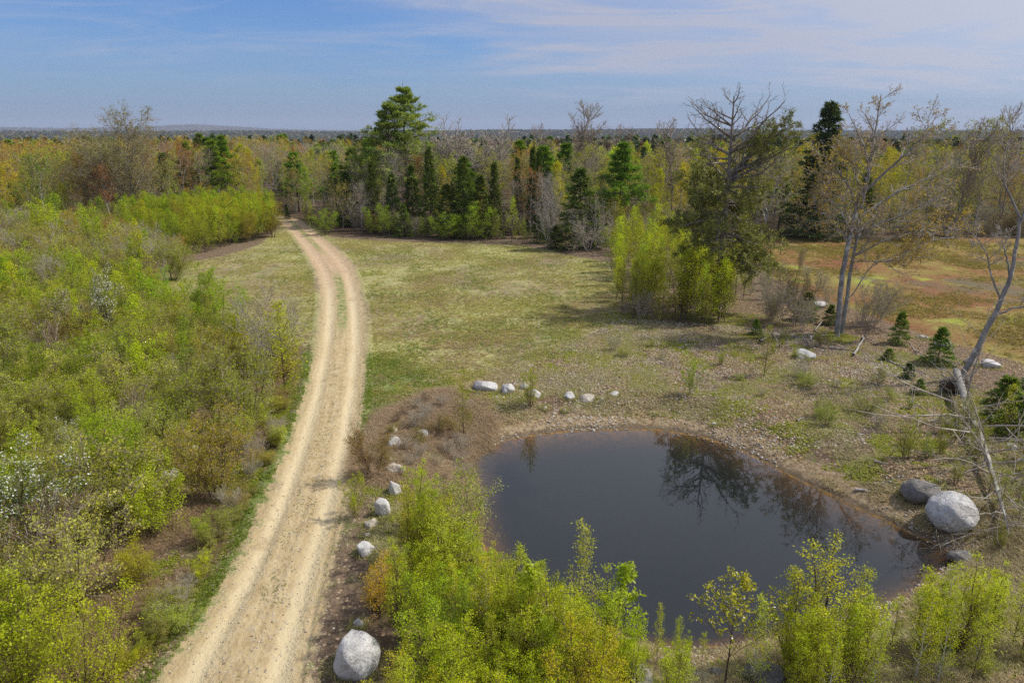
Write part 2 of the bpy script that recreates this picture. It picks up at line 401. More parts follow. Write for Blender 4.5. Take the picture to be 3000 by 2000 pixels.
wet = k.ss(k.add(pd, k.mul(k.sub(nC, .5), .5)), .42, .12, 0, .7)
bk = k.mix(wet, bk, (.075, .052, .03))
bed = k.mix(k.ss(nC, .4, .62), (.44, .22, .035), (.22, .12, .03))
bed = k.mix(k.ss(k.add(pd, k.mul(k.sub(nC, .5), .6)), -.45, -1.7), bed, (.03, .026, .02))
bk = k.mix(k.ss(k.add(pd, k.mul(k.sub(nC, .5), .25)), .05, -.12), bk, bed)
ff = k.mix(k.ss(nB, .35, .65), (.075, .05, .032), (.15, .105, .06))
ff = k.mix(k.ss(k.noise(.05, 3, P_), .5, .6, 0, .6), ff, (.06, .08, .025))
def msk(a, amt=1.0, lo=.42, hi=.58):
    return k.ss(k.add(a, k.mul(k.sub(k.add(k.mul(nB, .5), k.mul(nC, .5)), .5), amt)), lo, hi)
c = lit
c = k.mix(msk(fld), c, fd)
c = k.mix(msk(bank), c, bk)
c = k.mix(msk(bar, .6), c, br)
c = k.mix(k.mul(k.ss(k.add(lush, k.mul(k.sub(k.add(k.mul(nE, .5), k.mul(nD, .5)), .5), 2.2)), .35, .75), .85), c, lu)
c = k.mix(msk(forest, .8), c, ff)
# dirt track
absr = k.math('ABSOLUTE', rs)
strk = k.noise(1.0, 5, k.comb(k.mul(rs, 9), k.mul(ra, .22), 0.0), .6)
rd = k.mix(k.ss(k.add(k.mul(strk, .5), k.mul(nE, .5)), .36, .62), (.43, .315, .16), (.575, .455, .265))
rd = k.mix(k.ss(nC, .5, .72, 0, .6), rd, (.46, .40, .30))
rd = k.mix(k.ss(nD, .5, .7, 0, .5), rd, (.42, .325, .20))
rd = k.mix(k.ss(k.add(k.math('ABSOLUTE', k.sub(absr, .50)), k.mul(k.sub(strk, .5), .25)), .24, .05, 0, .75), rd, (.655, .55, .35))
rd = k.mix(k.ss(k.add(absr, k.mul(k.sub(nE, .5), .5)), .74, .98, 0, .55), rd, (.37, .285, .175))
rd = k.mix(k.ss(k.noise(.35, 4, P_, .6), .52, .66, 0, .4), rd, (.50, .375, .20))
pb = k.mul(k.ss(k.voro(14, P_), .22, .12), k.ss(k.sep(k.voro(14, P_, 'Color'))[0], .6, .7))
rd = k.mix(k.mul(k.ss(k.noise(.8, 5, P_, .7), .58, .66), .45), rd, (.30, .225, .135))
rd = k.mix(pb, rd, (.27, .21, .14))
rd = k.mix(k.mul(k.ss(ra, 75, 45), k.mul(k.ss(ra, 25, 38), 0.0)), rd, (.6, .45, .3))
warm = k.ss(ra, 42, 62, 0, .75)
rd = k.mix(warm, rd, k.mix(k.ss(nC, .4, .6), (.42, .28, .17), (.58, .42, .27)))
# weeds on the track's crown and its ragged edges
wr = k.add(k.mul(nE, .5), k.mul(nD, .5))
crown = k.mul(k.ss(absr, .30, .10), k.add(k.mul(k.ss(ra, 36, 42), k.ss(ra, 60, 54)), k.mul(k.ss(ra, 66, 72), .9)))
rd = k.mix(k.mul(crown, k.ss(wr, .47, .52)), rd, lu)
rd = k.mix(k.mul(k.ss(absr, .62, 1.0), k.ss(wr, .53, .58)), rd, lu)
rm = k.ss(k.add(absr, k.mul(k.sub(k.add(k.mul(nE, .35), k.add(k.mul(nC, .45), k.mul(nD, .4))), .6), 1.35)), 1.0, .87)
rm = k.mul(rm, k.ss(ra, 175, 168))
c = k.mix(rm, c, rd)
hgt = k.add(k.mul(nC, .5), k.add(k.mul(nD, .35), k.mul(flk, .25)))
nr = k.bump(hgt, .9, .12)
ndist = k.ss(ra, 0, 1)
rough = k.math('SUBTRACT', .95, k.mul(wet, .45))
principled(k, out, c, rough, nr, .2)

# ---------------------------------------------------------------- land
radii = [0.0, .6]
while radii[-1] < 9500:
    r = radii[-1]; radii.append(r+max(.05, r*(.0062 if r < 140 else .02)) if r > 5 else r+.5)
radii = np.array(radii[1:])
front = np.linspace(-R(52), R(52), 430)
back = np.linspace(R(52), 2*math.pi-R(52), 70)[1:-1]
ang = np.r_[front, back]; NA = len(ang); NR = len(radii)
RRr, AA = np.meshgrid(radii, ang, indexing='ij')
X = (RRr*np.sin(AA)).ravel(); Y = (RRr*np.cos(AA)).ravel(); Z = height(X, Y)
i, j = np.meshgrid(np.arange(NR-1), np.arange(NA), indexing='ij'); j2 = (j+1) % NA
F = np.stack([i*NA+j, i*NA+j2, (i+1)*NA+j2, (i+1)*NA+j], -1).reshape(-1, 4)[:, ::-1]
V = np.c_[X, Y, Z]; far = np.hypot(X, Y)
rsv, rav, rhw = road_coords(X, Y)
pdv = poly_sd(X, Y, POND); pdv = pdv+.35*fbm(X/1.3, Y/1.3, 3, N3)
def soft(P, wd=2.0): return 1-sstep(poly_sd(X, Y, P), -wd, wd)
at = {'rs': np.clip(rsv, -6, 6), 'ra': rav, 'pd': np.clip(pdv, -8, 12), 'field': soft(FIELD, 2.6), 'barren': soft(BARREN, 2.5),
      'lush': np.maximum(soft(LUSH[0], 1.0), soft(LUSH[1], 3.0)), 'bank': np.maximum(soft(BANK, 2.0), 1-sstep(pdv, 1.5, 4)), 'leftb': soft(LEFTB, 1.5),
      'forest': sstep(far, 78, 88)*(1-soft(FIELD, 4))*(1-soft(BARREN, 4))}
def sub_land(name, mask):
    f = F[mask]; ids, inv = np.unique(f, return_inverse=True); f = inv.reshape(f.shape)
    me = mk_mesh(name, V[ids], [f], [GM], None, {k_: v_[ids] for k_, v_ in at.items()}, True)
    return tag(link(name, me), kind='structure')
fc = V[F].mean(1); frs = np.abs(rsv[F]).mean(1)
inroad = (frs < 1.18) & (np.hypot(fc[:, 0], fc[:, 1]) < 120)
inpond = (pdv[F].mean(1) < 0) & ~inroad
infield = (poly_sd(fc[:, 0], fc[:, 1], FIELD) < 0) & ~inroad & ~inpond
inbar = (poly_sd(fc[:, 0], fc[:, 1], BARREN) < 0) & ~inroad & ~inpond & ~infield
fdist = np.hypot(fc[:, 0], fc[:, 1])
hill = fdist > 850
sub_land('dirt_track', inroad); sub_land('pond_bed', inpond); sub_land('meadow', infield); sub_land('heath', inbar)
sub_land('hills', hill)
sub_land('ground', ~(inroad | inpond | infield | inbar | hill))

# water: a body of murky water filling the basin
WM, k, out = new_mat('pond_water')
fr = k.n.new('ShaderNodeFresnel'); fr.inputs[0].default_value = 1.333
rip = k.noise(2.2, 3, k.pos(), .5); rip2 = k.noise(9, 2, k.pos(), .5)
nb = k.bump(k.add(k.mul(rip, .8), k.mul(rip2, .2)),   .03, .04)
k.l.new(nb, fr.inputs[1])
gl = k.n.new('ShaderNodeBsdfGlossy'); gl.inputs['Roughness'].default_value = .004; gl.inputs[0].default_value = (1, 1, 1, 1); k.l.new(nb, gl.inputs['Normal'])
tr_ = k.n.new('ShaderNodeBsdfTransparent'); tr_.inputs[0].default_value = (.93, .90, .84, 1)
mud = k.n.new('ShaderNodeBsdfDiffuse'); mud.inputs[0].default_value = (.050, .060, .060, 1)      # silt in suspension
tr = k.n.new('ShaderNodeMixShader'); tr.inputs[0].default_value = .26; k.l.new(tr_.outputs[0], tr.inputs[1]); k.l.new(mud.outputs[0], tr.inputs[2])
ms = k.n.new('ShaderNodeMixShader'); k.l.new(k.math('MINIMUM', k.mul(fr.outputs[0], 1.85), 1.0), ms.inputs[0])
k.l.new(tr.outputs[0], ms.inputs[1]); k.l.new(gl.outputs[0], ms.inputs[2]); k.l.new(ms.outputs[0], out.inputs[0])
va = k.n.new('ShaderNodeVolumeAbsorption'); va.inputs[0].default_value = (.30, .24, .16, 1); va.inputs[1].default_value = 1.6
k.l.new(va.outputs[0], out.inputs[1])
cen = POND.mean(0); WP = cen+(POND-cen)*(1+1.1/np.linalg.norm(POND-cen, axis=1, keepdims=True))
nW = len(WP); Vw = np.vstack([np.c_[WP, np.full(nW, WATER_Z)], np.c_[WP, np.full(nW, -4.0)]])
wm = bpy.data.meshes.new('pond_water')
wm.from_pydata(Vw.tolist(), [], [f_[::-1] for f_ in [list(range(nW)), list(range(2*nW-1, nW-1, -1))]+[[(a+1) % nW, a, a+nW, (a+1) % nW+nW] for a in range(nW)]])
wm.materials.append(WM); wm.update()
tag(link('water', wm), kind='structure')
# ---------------------------------------------------------------- plants: one prototype mesh pair per form, copied with obj.copy()
class Proto:
    """a trunk mesh and a crown mesh, about h metres tall"""
    def __init__(s, trunk, crown, h): s.trunk = trunk; s.crown = crown; s.h = h
    def place(s, name, loc, H, label, cat, group=None, color=(.2, .25, .05), rz=0, sx=1.0, tilt=(0, 0), tname='trunk', cname='crown'):
        root = link(name, None); root.location = loc; f = H/s.h
        root.scale = (f*sx, f*sx, f); root.rotation_euler = (tilt[0], tilt[1], rz); root.empty_display_size = .3
        tag(root, label, cat, group)
        if s.trunk: link(tname, s.trunk, root).color = (*color, 1)
        if s.crown: link(cname, s.crown, root).color = (*color, 1)
        return root

def trunk_line(H, rng, n=9, lean=(0, 0), wob=.03, z0=-.25):
    t = np.linspace(0, 1, n); P = np.zeros((n, 3)); P[:, 2] = z0+t*(H-z0)
    P[:, :2] = np.cumsum(rng.randn(n, 2)*wob*H/n*2, 0)*(t[:, None]); P[:, :2] += np.outer(t, lean)*H
    return P[None]
def decid(name, seed, H, r=.12, stems=1, m=(16, 7, 5), per=3, leaf=.12, lf1=None, ang1=45, low=.25, spread=.08, bark=BARK, twig=TWIG, leafm=LEAF,
          trop=(.10, .08, .05), wob=.13, stem_sp=.18, twr=.006, keep=1.0, t0leaf=.15, mid_leaf=0, sides=(6, 4, 3), elong=1.0, lfs=(.42, .4), angs=(42, 45), bloss=0):
    rng = np.random.RandomState(seed); g = Geo(); c = Geo()
    if stems == 1: P = trunk_line(H, rng); Rt = r*(1-np.linspace(0, .93, P.shape[1]))[None]; L = np.array([H])
    else:
        az_ = rng.rand(stems)*6.28; sp = stem_sp*(.3+.9*rng.rand(stems)); hh = H*(.72+.28*rng.rand(stems)); hh[0] = H; sp[0] *= .4
        D = np.c_[np.cos(az_)*sp*2, np.sin(az_)*sp*2, np.ones(stems)]
        P = march(np.c_[np.cos(az_)*.12, np.sin(az_)*.12, np.full(stems, -.2)], D, hh*1.03, 8, .06, .06, rng)
        Rt = (r*(hh/H))[:, None]*(1-np.linspace(0, .9, 8))[None]; L = hh
    g.tube(P, Rt, sides[0])
    lf1 = lf1 or (lambda t: .42*np.sin(np.clip((t-low)/(1-low), 0, 1)*np.pi*.86+.35)+.05)
    P1, R1, L1 = kids(P, Rt, L, m[0], rng, low, .98, ang1, 9, lf1, .5, twr*1.3, 6, wob, trop[0])
    g.tube(P1, R1, sides[1])
    P2, R2, L2 = kids(P1, R1, L1, m[1], rng, .15, 1, angs[0], 12, lambda t: lfs[0]*(1.15-t*.7), .6, twr, 4, wob, trop[1])
    c.tube(P2, R2, sides[2], 0)
    P3, R3, L3 = kids(P2, R2, L2, m[2], rng, .15, 1, angs[1], 14, lambda t: lfs[1]*(1.2-t*.6)+.02, .7, twr*.7, 3, wob, trop[2])
    c.tube(P3, R3, 3, 0)
    if per: leaves(c, P3, per, leaf, rng, 1, spread, t0leaf, elong, keep=keep)
    if mid_leaf: leaves(c, P2, mid_leaf, leaf, rng, 1, spread, .2, elong, keep=keep)
    if bloss: leaves(c, P3, bloss, leaf*.75, rng, 2, spread, .6, keep=.5)
    top = np.percentile(np.concatenate(c.V)[:, 2], 99.9)        # real height, so that copies can be sized exactly
    return Proto(g.mesh(name+'_trunk', [bark], True), c.mesh(name+'_crown', [twig, leafm]+([BLOSSOM] if bloss else [])), float(top))

def conifer(name, seed, H, r=.14, n1=70, m2=10, width=.22, low=.06, needle=.13, per=9, droop=-.06, prof=None, wob=.05, tip=.9, ndens=1.0, bark=BARK_BROWN, a0=60, a1=100, flatw=.03, elong=1.9, keep=1.0, lj=.22, bare=0):
    rng = np.random.RandomState(seed); g = Geo(); c = Geo()
    P = trunk_line(H, rng, 10, wob=.01); Rt = r*(1-np.linspace(0, .96, 10))[None]+.006; g.tube(P, Rt, 7)
    prof = prof or (lambda t: width*(1-t)**.85+.012)
    P1, R1, L1 = kids(P, Rt, np.array([H]), n1, rng, low, .985, 80, 7, prof, .35, .008, 6, wob, droop, tilt=lambda t: a1-(a1-a0)*t, lj=lj)
    g.tube(P1, R1, 4)
    P2, R2, L2 = kids(P1, R1, L1, m2, rng, .12, 1, 48, 8, lambda t: .50*(1.1-t), .6, .005, 3, .07, -.01, flat=True)
    c.tube(P2, R2, 3, 0)
    leaves(c, P2, per, needle, rng, 1, flatw, .0, elong, along=.62, upb=1.2, keep=keep, wf=.2)
    leaves(c, P1, per*2, needle, rng, 1, flatw, .35, elong, along=.5, upb=1.0, keep=keep, wf=.2)
    if bare:
        Pb, Rb, Lb = kids(P, Rt, np.array([H]), bare, rng, .04, low+.05, 88, 8, lambda t: .1+0*t, .3, .006, 4, .12, -.03); g.tube(Pb, Rb, 3)
    top = P[:, -3:]; leaves(c, top, 40, needle, rng, 1, .03, .1, elong, along=.4)
    return Proto(g.mesh(name+'_trunk', [bark], True), c.mesh(name+'_crown', [TWIG, LEAF_DENSE]), H)
def pine(name, seed, H, r=.2, n1=46, width=.26, low=.32, prof=None, tuft=.30, per=26, m2=9, m3=4, lj=.3, elong=1.4):
    """white pine: level plates of foliage on long upturned limbs"""
    rng = np.random.RandomState(seed); g = Geo(); c = Geo()
    P = trunk_line(H, rng, 10, wob=.012); Rt = r*(1-np.linspace(0, .95, 10))[None]+.01; g.tube(P, Rt, 8)
    nw = n1//5; tw = np.repeat(low+(0.985-low)*(np.arange(nw)/nw)**.95, 5)
    prof = prof or (lambda t: width*np.clip(1-(np.clip(t-low, 0, 1)/(1-low))**.9, 0, 1)**1.2+.012)
    s = np.clip(tw+rng.randn(len(tw))*.004, low, .985)*(9); ii = s.astype(int); f = (s-ii)[:, None]
    p0 = P[0][ii]*(1-f)+P[0][np.minimum(ii+1, 9)]*f
    azs = np.arange(len(tw))*2*np.pi/5+np.repeat(rng.rand(nw)*6.28, 5)+rng.randn(len(tw))*.3
    el = np.radians(-7+30*((tw-low)/(1-low))+rng.randn(len(tw))*4)
    D = np.c_[np.cos(azs)*np.cos(el), np.sin(azs)*np.cos(el), np.sin(el)]
    L1 = H*prof(tw)*(1+lj*(rng.rand(len(tw))*2-1)); P1 = march(p0, D, L1, 7, .045, .03, rng)
    R1 = np.minimum(.07, L1*.018+.01)[:, None]*(1-np.linspace(0, .85, 7))[None]; g.tube(P1, R1, 5)
    P2, R2, L2 = kids(P1, R1, L1, m2, rng, .28, 1, 50, 8, lambda t: .34*(1.2-t*.7), .6, .008, 4, .06, .0, flat=True)
    c.tube(P2, R2, 3, 0)
    P3, R3, L3 = kids(P2, R2, L2, m3, rng, .3, 1, 42, 12, lambda t: .4+0*t,   .6, .006, 3, .06, .02, flat=True)
    c.tube(P3, R3, 3, 0)
    for PP in (P2[:, -2:], P3[:, -2:]): leaves(c, PP, per, tuft, rng, 1, np.array([.10, .10, .035]), .3, elong, along=.45, upb=1.8, wf=.12)
    return Proto(g.mesh(name+'_trunk', [BARK_BROWN], True), c.mesh(name+'_crown', [TWIG, LEAF_DENSE]), H)

cone = lambda w_, p=.8: (lambda t: w_*(1-t)**p+.03)
# forest forms
BARE = [decid('bare_tree_%d' % q, 100+q, 10, .09, 1, (18, 8, 6), 0, .1, low=.28, ang1=38+6*q, twr=.0085, trop=(.09, .10, .05), lfs=(.48, .5), bark=(BARK_PALE, BARK)[q % 2], twig=(TWIG_GREY, TWIG)[q % 2]) for q in range(4)]
BUDT = [decid('budding_tree_%d' % q, 120+q, 10, .09, 1, (17, 7, 6), 5, .12, low=.22, ang1=36+6*q, twr=.008, spread=.12, leafm=BUD, keep=.75, bark=(BARK, BARK_PALE)[q % 2]) for q in range(4)]
GREENT = [decid('leafing_tree_%d' % q, 140+q, 10, .09, 1, (19, 8, 6), 5, .13, low=.2, ang1=34+5*q, twr=.007, spread=.15, keep=.8, bark=BARK_BIRCH, lf1=cone(.30, .6), leafm=LEAF) for q in range(3)]
SPRUCE = [conifer('spruce_%d' % q, 160+q, 8, .11, 80, 10, width=(.24, .19, .29)[q], needle=.17, per=8, lj=.3) for q in range(3)]
PINE = [pine('pine_%d' % q, 180+q, 12, .16, 45, (.24, .28)[q], (.40, .36)[q], tuft=.27, per=12, lj=.45) for q in range(2)]
# thicket forms
BIRCH = [decid('young_birch_%d' % q, 200+q, 4, .028, 1, (24, 7, 5), 3, .055, lf1=cone(.30, .75), ang1=(46, 38, 52)[q], low=.1, twr=.0035, spread=.09, keep=.8, bark=BARK_BROWN, twig=TWIG_RED, trop=(.1, .06, .03)) for q in range(3)]
BIRCHM = [decid('birch_clump_%d' % q, 210+q, 4, .026, 6+q, (12, 6, 5), 4, .047, lf1=cone(.26, .7), ang1=42, low=.12, twr=.0035, spread=.09, keep=.85, bark=BARK_BROWN, twig=TWIG_RED, stem_sp=.16) for q in range(3)]
SHRUB = [decid('shrub_%d' % q, 220+q, 3, .022, 7+q, (11, 6, 5), 3, .046, low=.15, ang1=44, twr=.004, spread=.07, keep=.85, bark=BARK_BROWN, twig=TWIG, stem_sp=.34, trop=(.05, .06, .05), lf1=lambda t: .38-.16*t) for q in range(4)]
BARESH = [decid('bare_shrub_%d' % q, 230+q, 3, .02, 9, (11, 6, 4), 1, .05, low=.15, ang1=30, twr=.005, bark=TWIG_GREY, twig=(TWIG_GREY, TWIG_RED)[q % 2], stem_sp=.26, keep=.4) for q in range(3)]
SMALLF = [conifer('small_fir_%d' % q, 240+q, 2.2, .03, 50, 9, width=.44, needle=.075, per=12, flatw=.012, low=.04) for q in range(2)]

def U(*a): return tuple(a)
BROWNG, OLIVE, LIME, GREEN = (.22, .18, .06), (.30, .31, .035), (.42, .45, .02), (.25, .34, .02)
YELLOW, RUST, ORANGE, DULL = (.40, .36, .04), (.34, .15, .045), (.42, .25, .045), (.30, .30, .10)
PINEC, SPRC, SPRD = (.17, .25, .04), (.10, .14, .035), (.15, .22, .05)
def jit(c, a=.18):
    c = (c[0]*1.05, c[1]*1.13, c[2]*.62)
    f = 1+rnd.uniform(-a, a); return tuple(max(.005, v*f*(1+rnd.uniform(-a*.5, a*.5))) for v in c)
taken = []
REC = []
def free(x, y, d):
    for (a, b, e) in taken:
        if (a-x)**2+(b-y)**2 < ((d+e)/2)**2: return False
    return True
def put_px(proto, name, bx, by, ty, label, cat, color, sx=1.0, rz=None, tilt=(0, 0), group=None, md=1.0, Hmin=.3, tname='trunk', cname='crown'):
    x, y, z = ground(bx, by); H = max(Hmin, top_z(y, ty)-z)
    taken.append((x, y, md))
    return proto.place(name, (x, y, z), H, label, cat, group, color, rnd.uniform(0, 6.28) if rz is None else rz, sx, tilt, tname, cname)

# ---- single trees that can be told apart
def w_at(y, px, zc=12): return px/1568*math.hypot(y, 0)
HP1 = pine('great_pine', 301, 19, .30, 60, .44, .42, tuft=.24, per=14, m2=11, m3=4, lj=.30)
put_px(HP1, 'pine_tree', 938, 512, 190, 'tallest green pine in the forest, with layered boughs above the far edge of the meadow', 'tree', (.25, .33, .05), rz=.4, md=5)
HP2 = pine('leaning_pine', 302, 16, .24, 42, .30, .42, tuft=.26, per=14, m2=9, m3=4, lj=.55)
put_px(HP2, 'pine_tree', 890, 514, 222, 'second tall pine leaning left against the tallest one behind the meadow', 'tree', (.22, .29, .05), rz=2.2, tilt=(0, -.13), md=4)

def hero_dead_top():
    rng = np.random.RandomState(311); g = Geo(); c = Geo(); H = 15.0
    P = trunk_line(H, rng, 12, wob=.008); Rt = (.30*(1-np.linspace(0, .86, 12)))[None]; g.tube(P, Rt, 9)
    def limbs(n, lo, hi, lenf, el0, m2, m3, live, azr=(0, 6.28), trop=.03, rmin=.012):
        t = rng.uniform(lo, hi, n); s = t*11*.999; ii = s.astype(int); f = (s-ii)[:, None]; p0 = P[0][ii]*(1-f)+P[0][ii+1]*f
        a = rng.uniform(*azr, n); el = np.radians(el0+rng.randn(n)*10); D = np.c_[np.cos(a)*np.cos(el), np.sin(a)*np.cos(el), np.sin(el)]
        L = lenf(t)*(.75+.5*rng.rand(n)); P1 = march(p0, D, L, 8, .13, trop, rng); R1 = (L*.018+.02)[:, None]*(1-np.linspace(0, .8, 8))[None]; g.tube(P1, R1, 5)
        P2, R2, L2 = kids(P1, R1, L, m2, rng, .2, 1, 50, 12, lambda t: .30*(1.2-.6*t), .6, rmin, 5, .14, trop); c.tube(P2, R2, 3)
        P3, R3, L3 = kids(P2, R2, L2, m3, rng, .2, 1, 48, 12, lambda t: .38+0*t, .6, rmin*.6, 3, .14, trop); c.tube(P3, R3, 3)
        if live:
            leaves(c, P3, live*3, .13, rng, 1, .03, .0, 1.6, along=.5, upb=1.2, wf=.16); leaves(c, P2, live*3, .13, rng, 1, .035, .3, 1.6, along=.5, upb=1.2, wf=.16)
    limbs(42, .24, .62, lambda t: 4.5-2.2*t, -4, 10, 6, 5, trop=.0)
    limbs(10, .55, .76, lambda t: 3.6+0*t, 16, 9, 5, 4, trop=.03)
    limbs(10, .58, .88, lambda t: 5.6-1.6*t, 30, 8, 4, 0, azr=(-.9, .9), trop=.05)
    limbs(10, .62, .95, lambda t: 4.6-1.8*t, 18, 8, 4, 0, azr=(2.6, 3.7), trop=.04)
    limbs(11, .68, .98, lambda t: 2.4-1.0*t, 38, 7, 4, 0, trop=.06)
    limbs(5, .60, .78, lambda t: 4.6+0*t, 24, 10, 6, 6, azr=(-.35, .3), trop=.05)
    top = float(np.percentile(np.concatenate(c.V)[:, 2], 99.8)); return Proto(g.mesh('dead_topped_trunk', [BARK], True), c.mesh('dead_topped_crown', [BARK, LEAF_DENSE]), top)
put_px(hero_dead_top(), 'spruce_tree', 1646, 712, 216, 'large ragged spruce with a bare dead top at the edge of the heath', 'tree', (.22, .24, .055), rz=0, md=5)
FIR = conifer('dense_fir', 321, 14, .22, 150, 12, needle=.18, per=9, low=.05, prof=lambda t: .165*(1-t)**.75+.012, lj=.30, droop=-.02)
put_px(FIR, 'fir_tree', 1868, 547, 235, 'tall narrow dark fir with dense pointed crown beyond the heath', 'tree', (.09, .13, .04), md=4, sx=1.35)

def hero_maple(seed, stems, H, leafm, per, tcol=BARK_PALE, name='maple', extra=0):
    """stems: list of control polylines in metres, each with base radius"""
    rng = np.random.RandomState(seed); g = Geo(); c = Geo()
    for pts, r0, r1_, m1, l1, lo in stems:
        pts = np.array(pts, float); tt = np.linspace(0, len(pts)-1, 22); ii = np.minimum(tt.astype(int), len(pts)-2); f = (tt-ii)[:, None]
        Q = pts[ii]*(1-f)+pts[ii+1]*f
        for _ in range(3): Q[1:-1] = .25*Q[:-2]+.5*Q[1:-1]+.25*Q[2:]
        Q[1:] += np.cumsum(rng.randn(21, 3)*.018, 0); Q = Q[None]; Rq = np.linspace(r0, r1_, 22)[None]; L = np.array([np.linalg.norm(pts[-1]-pts[0])])
        g.tube(Q, Rq, 8)
        if not m1: continue
        P1, R1, L1 = kids(Q, Rq, L, m1, rng, lo, .99, 50, 10, lambda t: l1*(1.15-.6*t), .55, .012, 8, .11, .045); g.tube(P1, R1, 5)
        P2, R2, L2 = kids(P1, R1, L1, 9, rng, .2, 1, 42, 10, lambda t: .36*(1.2-.6*t), .6, .009, 5, .13, .05); c.tube(P2, R2, 4)
        P3, R3, L3 = kids(P2, R2, L2, 6, rng, .15, 1, 42, 12, lambda t: .38*(1.2-.5*t), .7, .006, 4, .14, .05); c.tube(P3, R3, 3)
        if per: leaves(c, P3, math.ceil(per), .085, rng, 1, .035, .75, 1.1, keep=per/math.ceil(per))
    return Proto(g.mesh(name+'_trunk', [tcol], True), c.mesh(name+'_crown', [TWIG_GREY, leafm]), H)
def px_at(x, y, ydepth):
    """photo position at a given forward distance -> point in space"""
    v = (y-784)/1568; t = ydepth/(CP-v*SP); return ((x-1176)/1568*t, ydepth, CAMZ+t*(-SP-v*CP))
bx, by_, bz = ground(1922, 772)
def rel(pts, base, dys=None):
    o = []
    for q, (a, b) in enumerate(pts):
        X_, Y_, Z_ = px_at(a, b, base[1]+(dys[q] if dys else 0)); o.append((X_-base[0], Y_-base[1], Z_-base[2]))
    return o
base = (bx, by_, bz)
MP = hero_maple(331, [
    (rel([(1922, 778), (1935, 640), (1952, 570), (1975, 500), (1985, 440)], base, [0, 0, .2, .4, .5]), .17, .10, 0, 0, 0),
    (rel([(1985, 440), (2000, 370), (2012, 300), (2025, 216)], base, [.5, .7, .9, 1.1]), .11, .02, 13, .34, .12),
    (rel([(1978, 480), (1998, 400), (1985, 340), (1950, 265)], base, [.4, .2, 0, -.3]), .10, .015, 10, .32, .25),
    (rel([(1982, 455), (1960, 380), (1955, 330)], base, [.4, 1, 1.6]), .07, .012, 8, .5, .3),
    (rel([(1986, 440), (2050, 380), (2105, 330), (2150, 270)], base, [.5, 0, -.4, -.8]), .09, .012, 11, .4, .25),
    (rel([(1975, 500), (2060, 440), (2130, 410), (2200, 370)], base, [.4, .9, 1.3, 2]), .08, .012, 11, .36, .25),
    (rel([(1965, 535), (2080, 490), (2170, 440)], base, [.3, -.6, -1.2]), .07, .01, 11, .4, .2),
    (rel([(1960, 545), (1925, 480), (1890, 440)], base, [.3, -.3, -.9]), .06, .01, 10, .5, .2)], 14.6, BUD, .7)
# the prototype is already at full size: place it at its own height
def place_abs(P_, name, base, label, color, cat='tree', **kw):
    r = P_.place(name, base, P_.h, label, cat, None, color, 0, **kw); taken.append((base[0], base[1], 1.5)); return r
place_abs(MP, 'maple_tree', base, 'tall budding maple with forked crown standing before the heath beside a thinner stem', (.34, .25, .10))
b2 = ground(1936, 765)
MP2 = hero_maple(341, [
    (rel([(1932, 768), (1950, 660), (1958, 590), (1975, 520), (1950, 430), (1925, 400), (1905, 360)], b2, [0, 0, 0, 0, 0, -.2, -.4]), .14, .02, 22, .26, .32),
    (rel([(1958, 590), (2040, 545), (2120, 530), (2215, 500)], b2, [0, -.4, -.8, -1.2]), .06, .01, 12, .3, .2),
    (rel([(1960, 560), (1900, 500), (1870, 465)], b2, [0, -.6, -1.2]), .06, .01, 12, .5, .15),
    (rel([(1957, 600), (2050, 600), (2150, 545), (2200, 545)], b2, [0, .7, 1.2, 1.8]), .05, .01, 12, .3, .2),
    (rel([(1955, 680), (2000, 610), (2060, 580), (2120, 560)], b2, [0, -.5, -1, -1.5]), .04, .01, 12, .35, .2)], 10, BUD, 2.2, name='thin_maple')
place_abs(MP2, 'maple_tree', b2, 'thin wide branching maple with orange yellow buds beside the taller forked one', (.36, .27, .06))
b3 = ground(2203, 872)
LT = hero_maple(351, [
    (rel([(2203, 880), (2222, 842), (2262, 770), (2290, 722), (2312, 665), (2328, 620), (2338, 560), (2342, 500)], b3, [0]*8), .16, .07, 0, 0, 0),
    (rel([(2342, 500), (2322, 455), (2308, 415), (2318, 370), (2325, 335)], b3, [0, .2, .3, .3, .3]), .06, .012, 7, .42, .3),
    (rel([(2340, 520), (2362, 440), (2385, 380), (2400, 330)], b3, [0, -.3, -.6, -.8]), .06, .012, 7, .4, .3),
    (rel([(2300, 690), (2278, 640), (2270, 600), (2235, 540), (2190, 515)], b3, [0, -.2, -.3, -.5, -.7]), .055, .01, 12, .22, .4),
    (rel([(2320, 640), (2308, 590), (2296, 560), (2290, 520)], b3, [0, .4, .6, .7]), .05, .01, 8, .3, .4),
    (rel([(2290, 722), (2330, 705), (2380, 700), (2420, 660)], b3, [0, -.3, -.5, -.8]), .06, .012, 9, .3, .4)], 12, BUD, 0, name='leaning_tree')
place_abs(LT, 'leaning_tree', b3, 'grey bare tree leaning right from an uprooted root plate at the right edge', (.2, .2, .1))
b4 = ground(1716, 622)
LB = hero_maple(361, [(rel([(1716, 622), (1738, 560), (1758, 505), (1770, 455), (1790, 400), (1812, 372)], b4, [0]*6), .13, .02, 22, .28, .35)], 10, LEAF, 1.5, BARK_PALE, 'leaning_birch')
place_abs(LB, 'leaning_birch_tree', b4, 'slim pale birch leaning right across the heath beside the ragged spruce', (.22, .24, .045))
RT = decid('round_tree', 371, 15, .22, 3, (34, 9, 7), 4, .12, low=.18, ang1=34, twr=.012, spread=.1, bark=BARK_PALE, leafm=BUD, stem_sp=.22, lf1=lambda t: .52-.22*t, lfs=(.5, .45))
put_px(RT, 'broad_tree', 318, 520, 243, 'tall broad round-topped tree just leafing out, rising above the forest on the left', 'tree', (.20, .20, .05), md=5, sx=1.5)
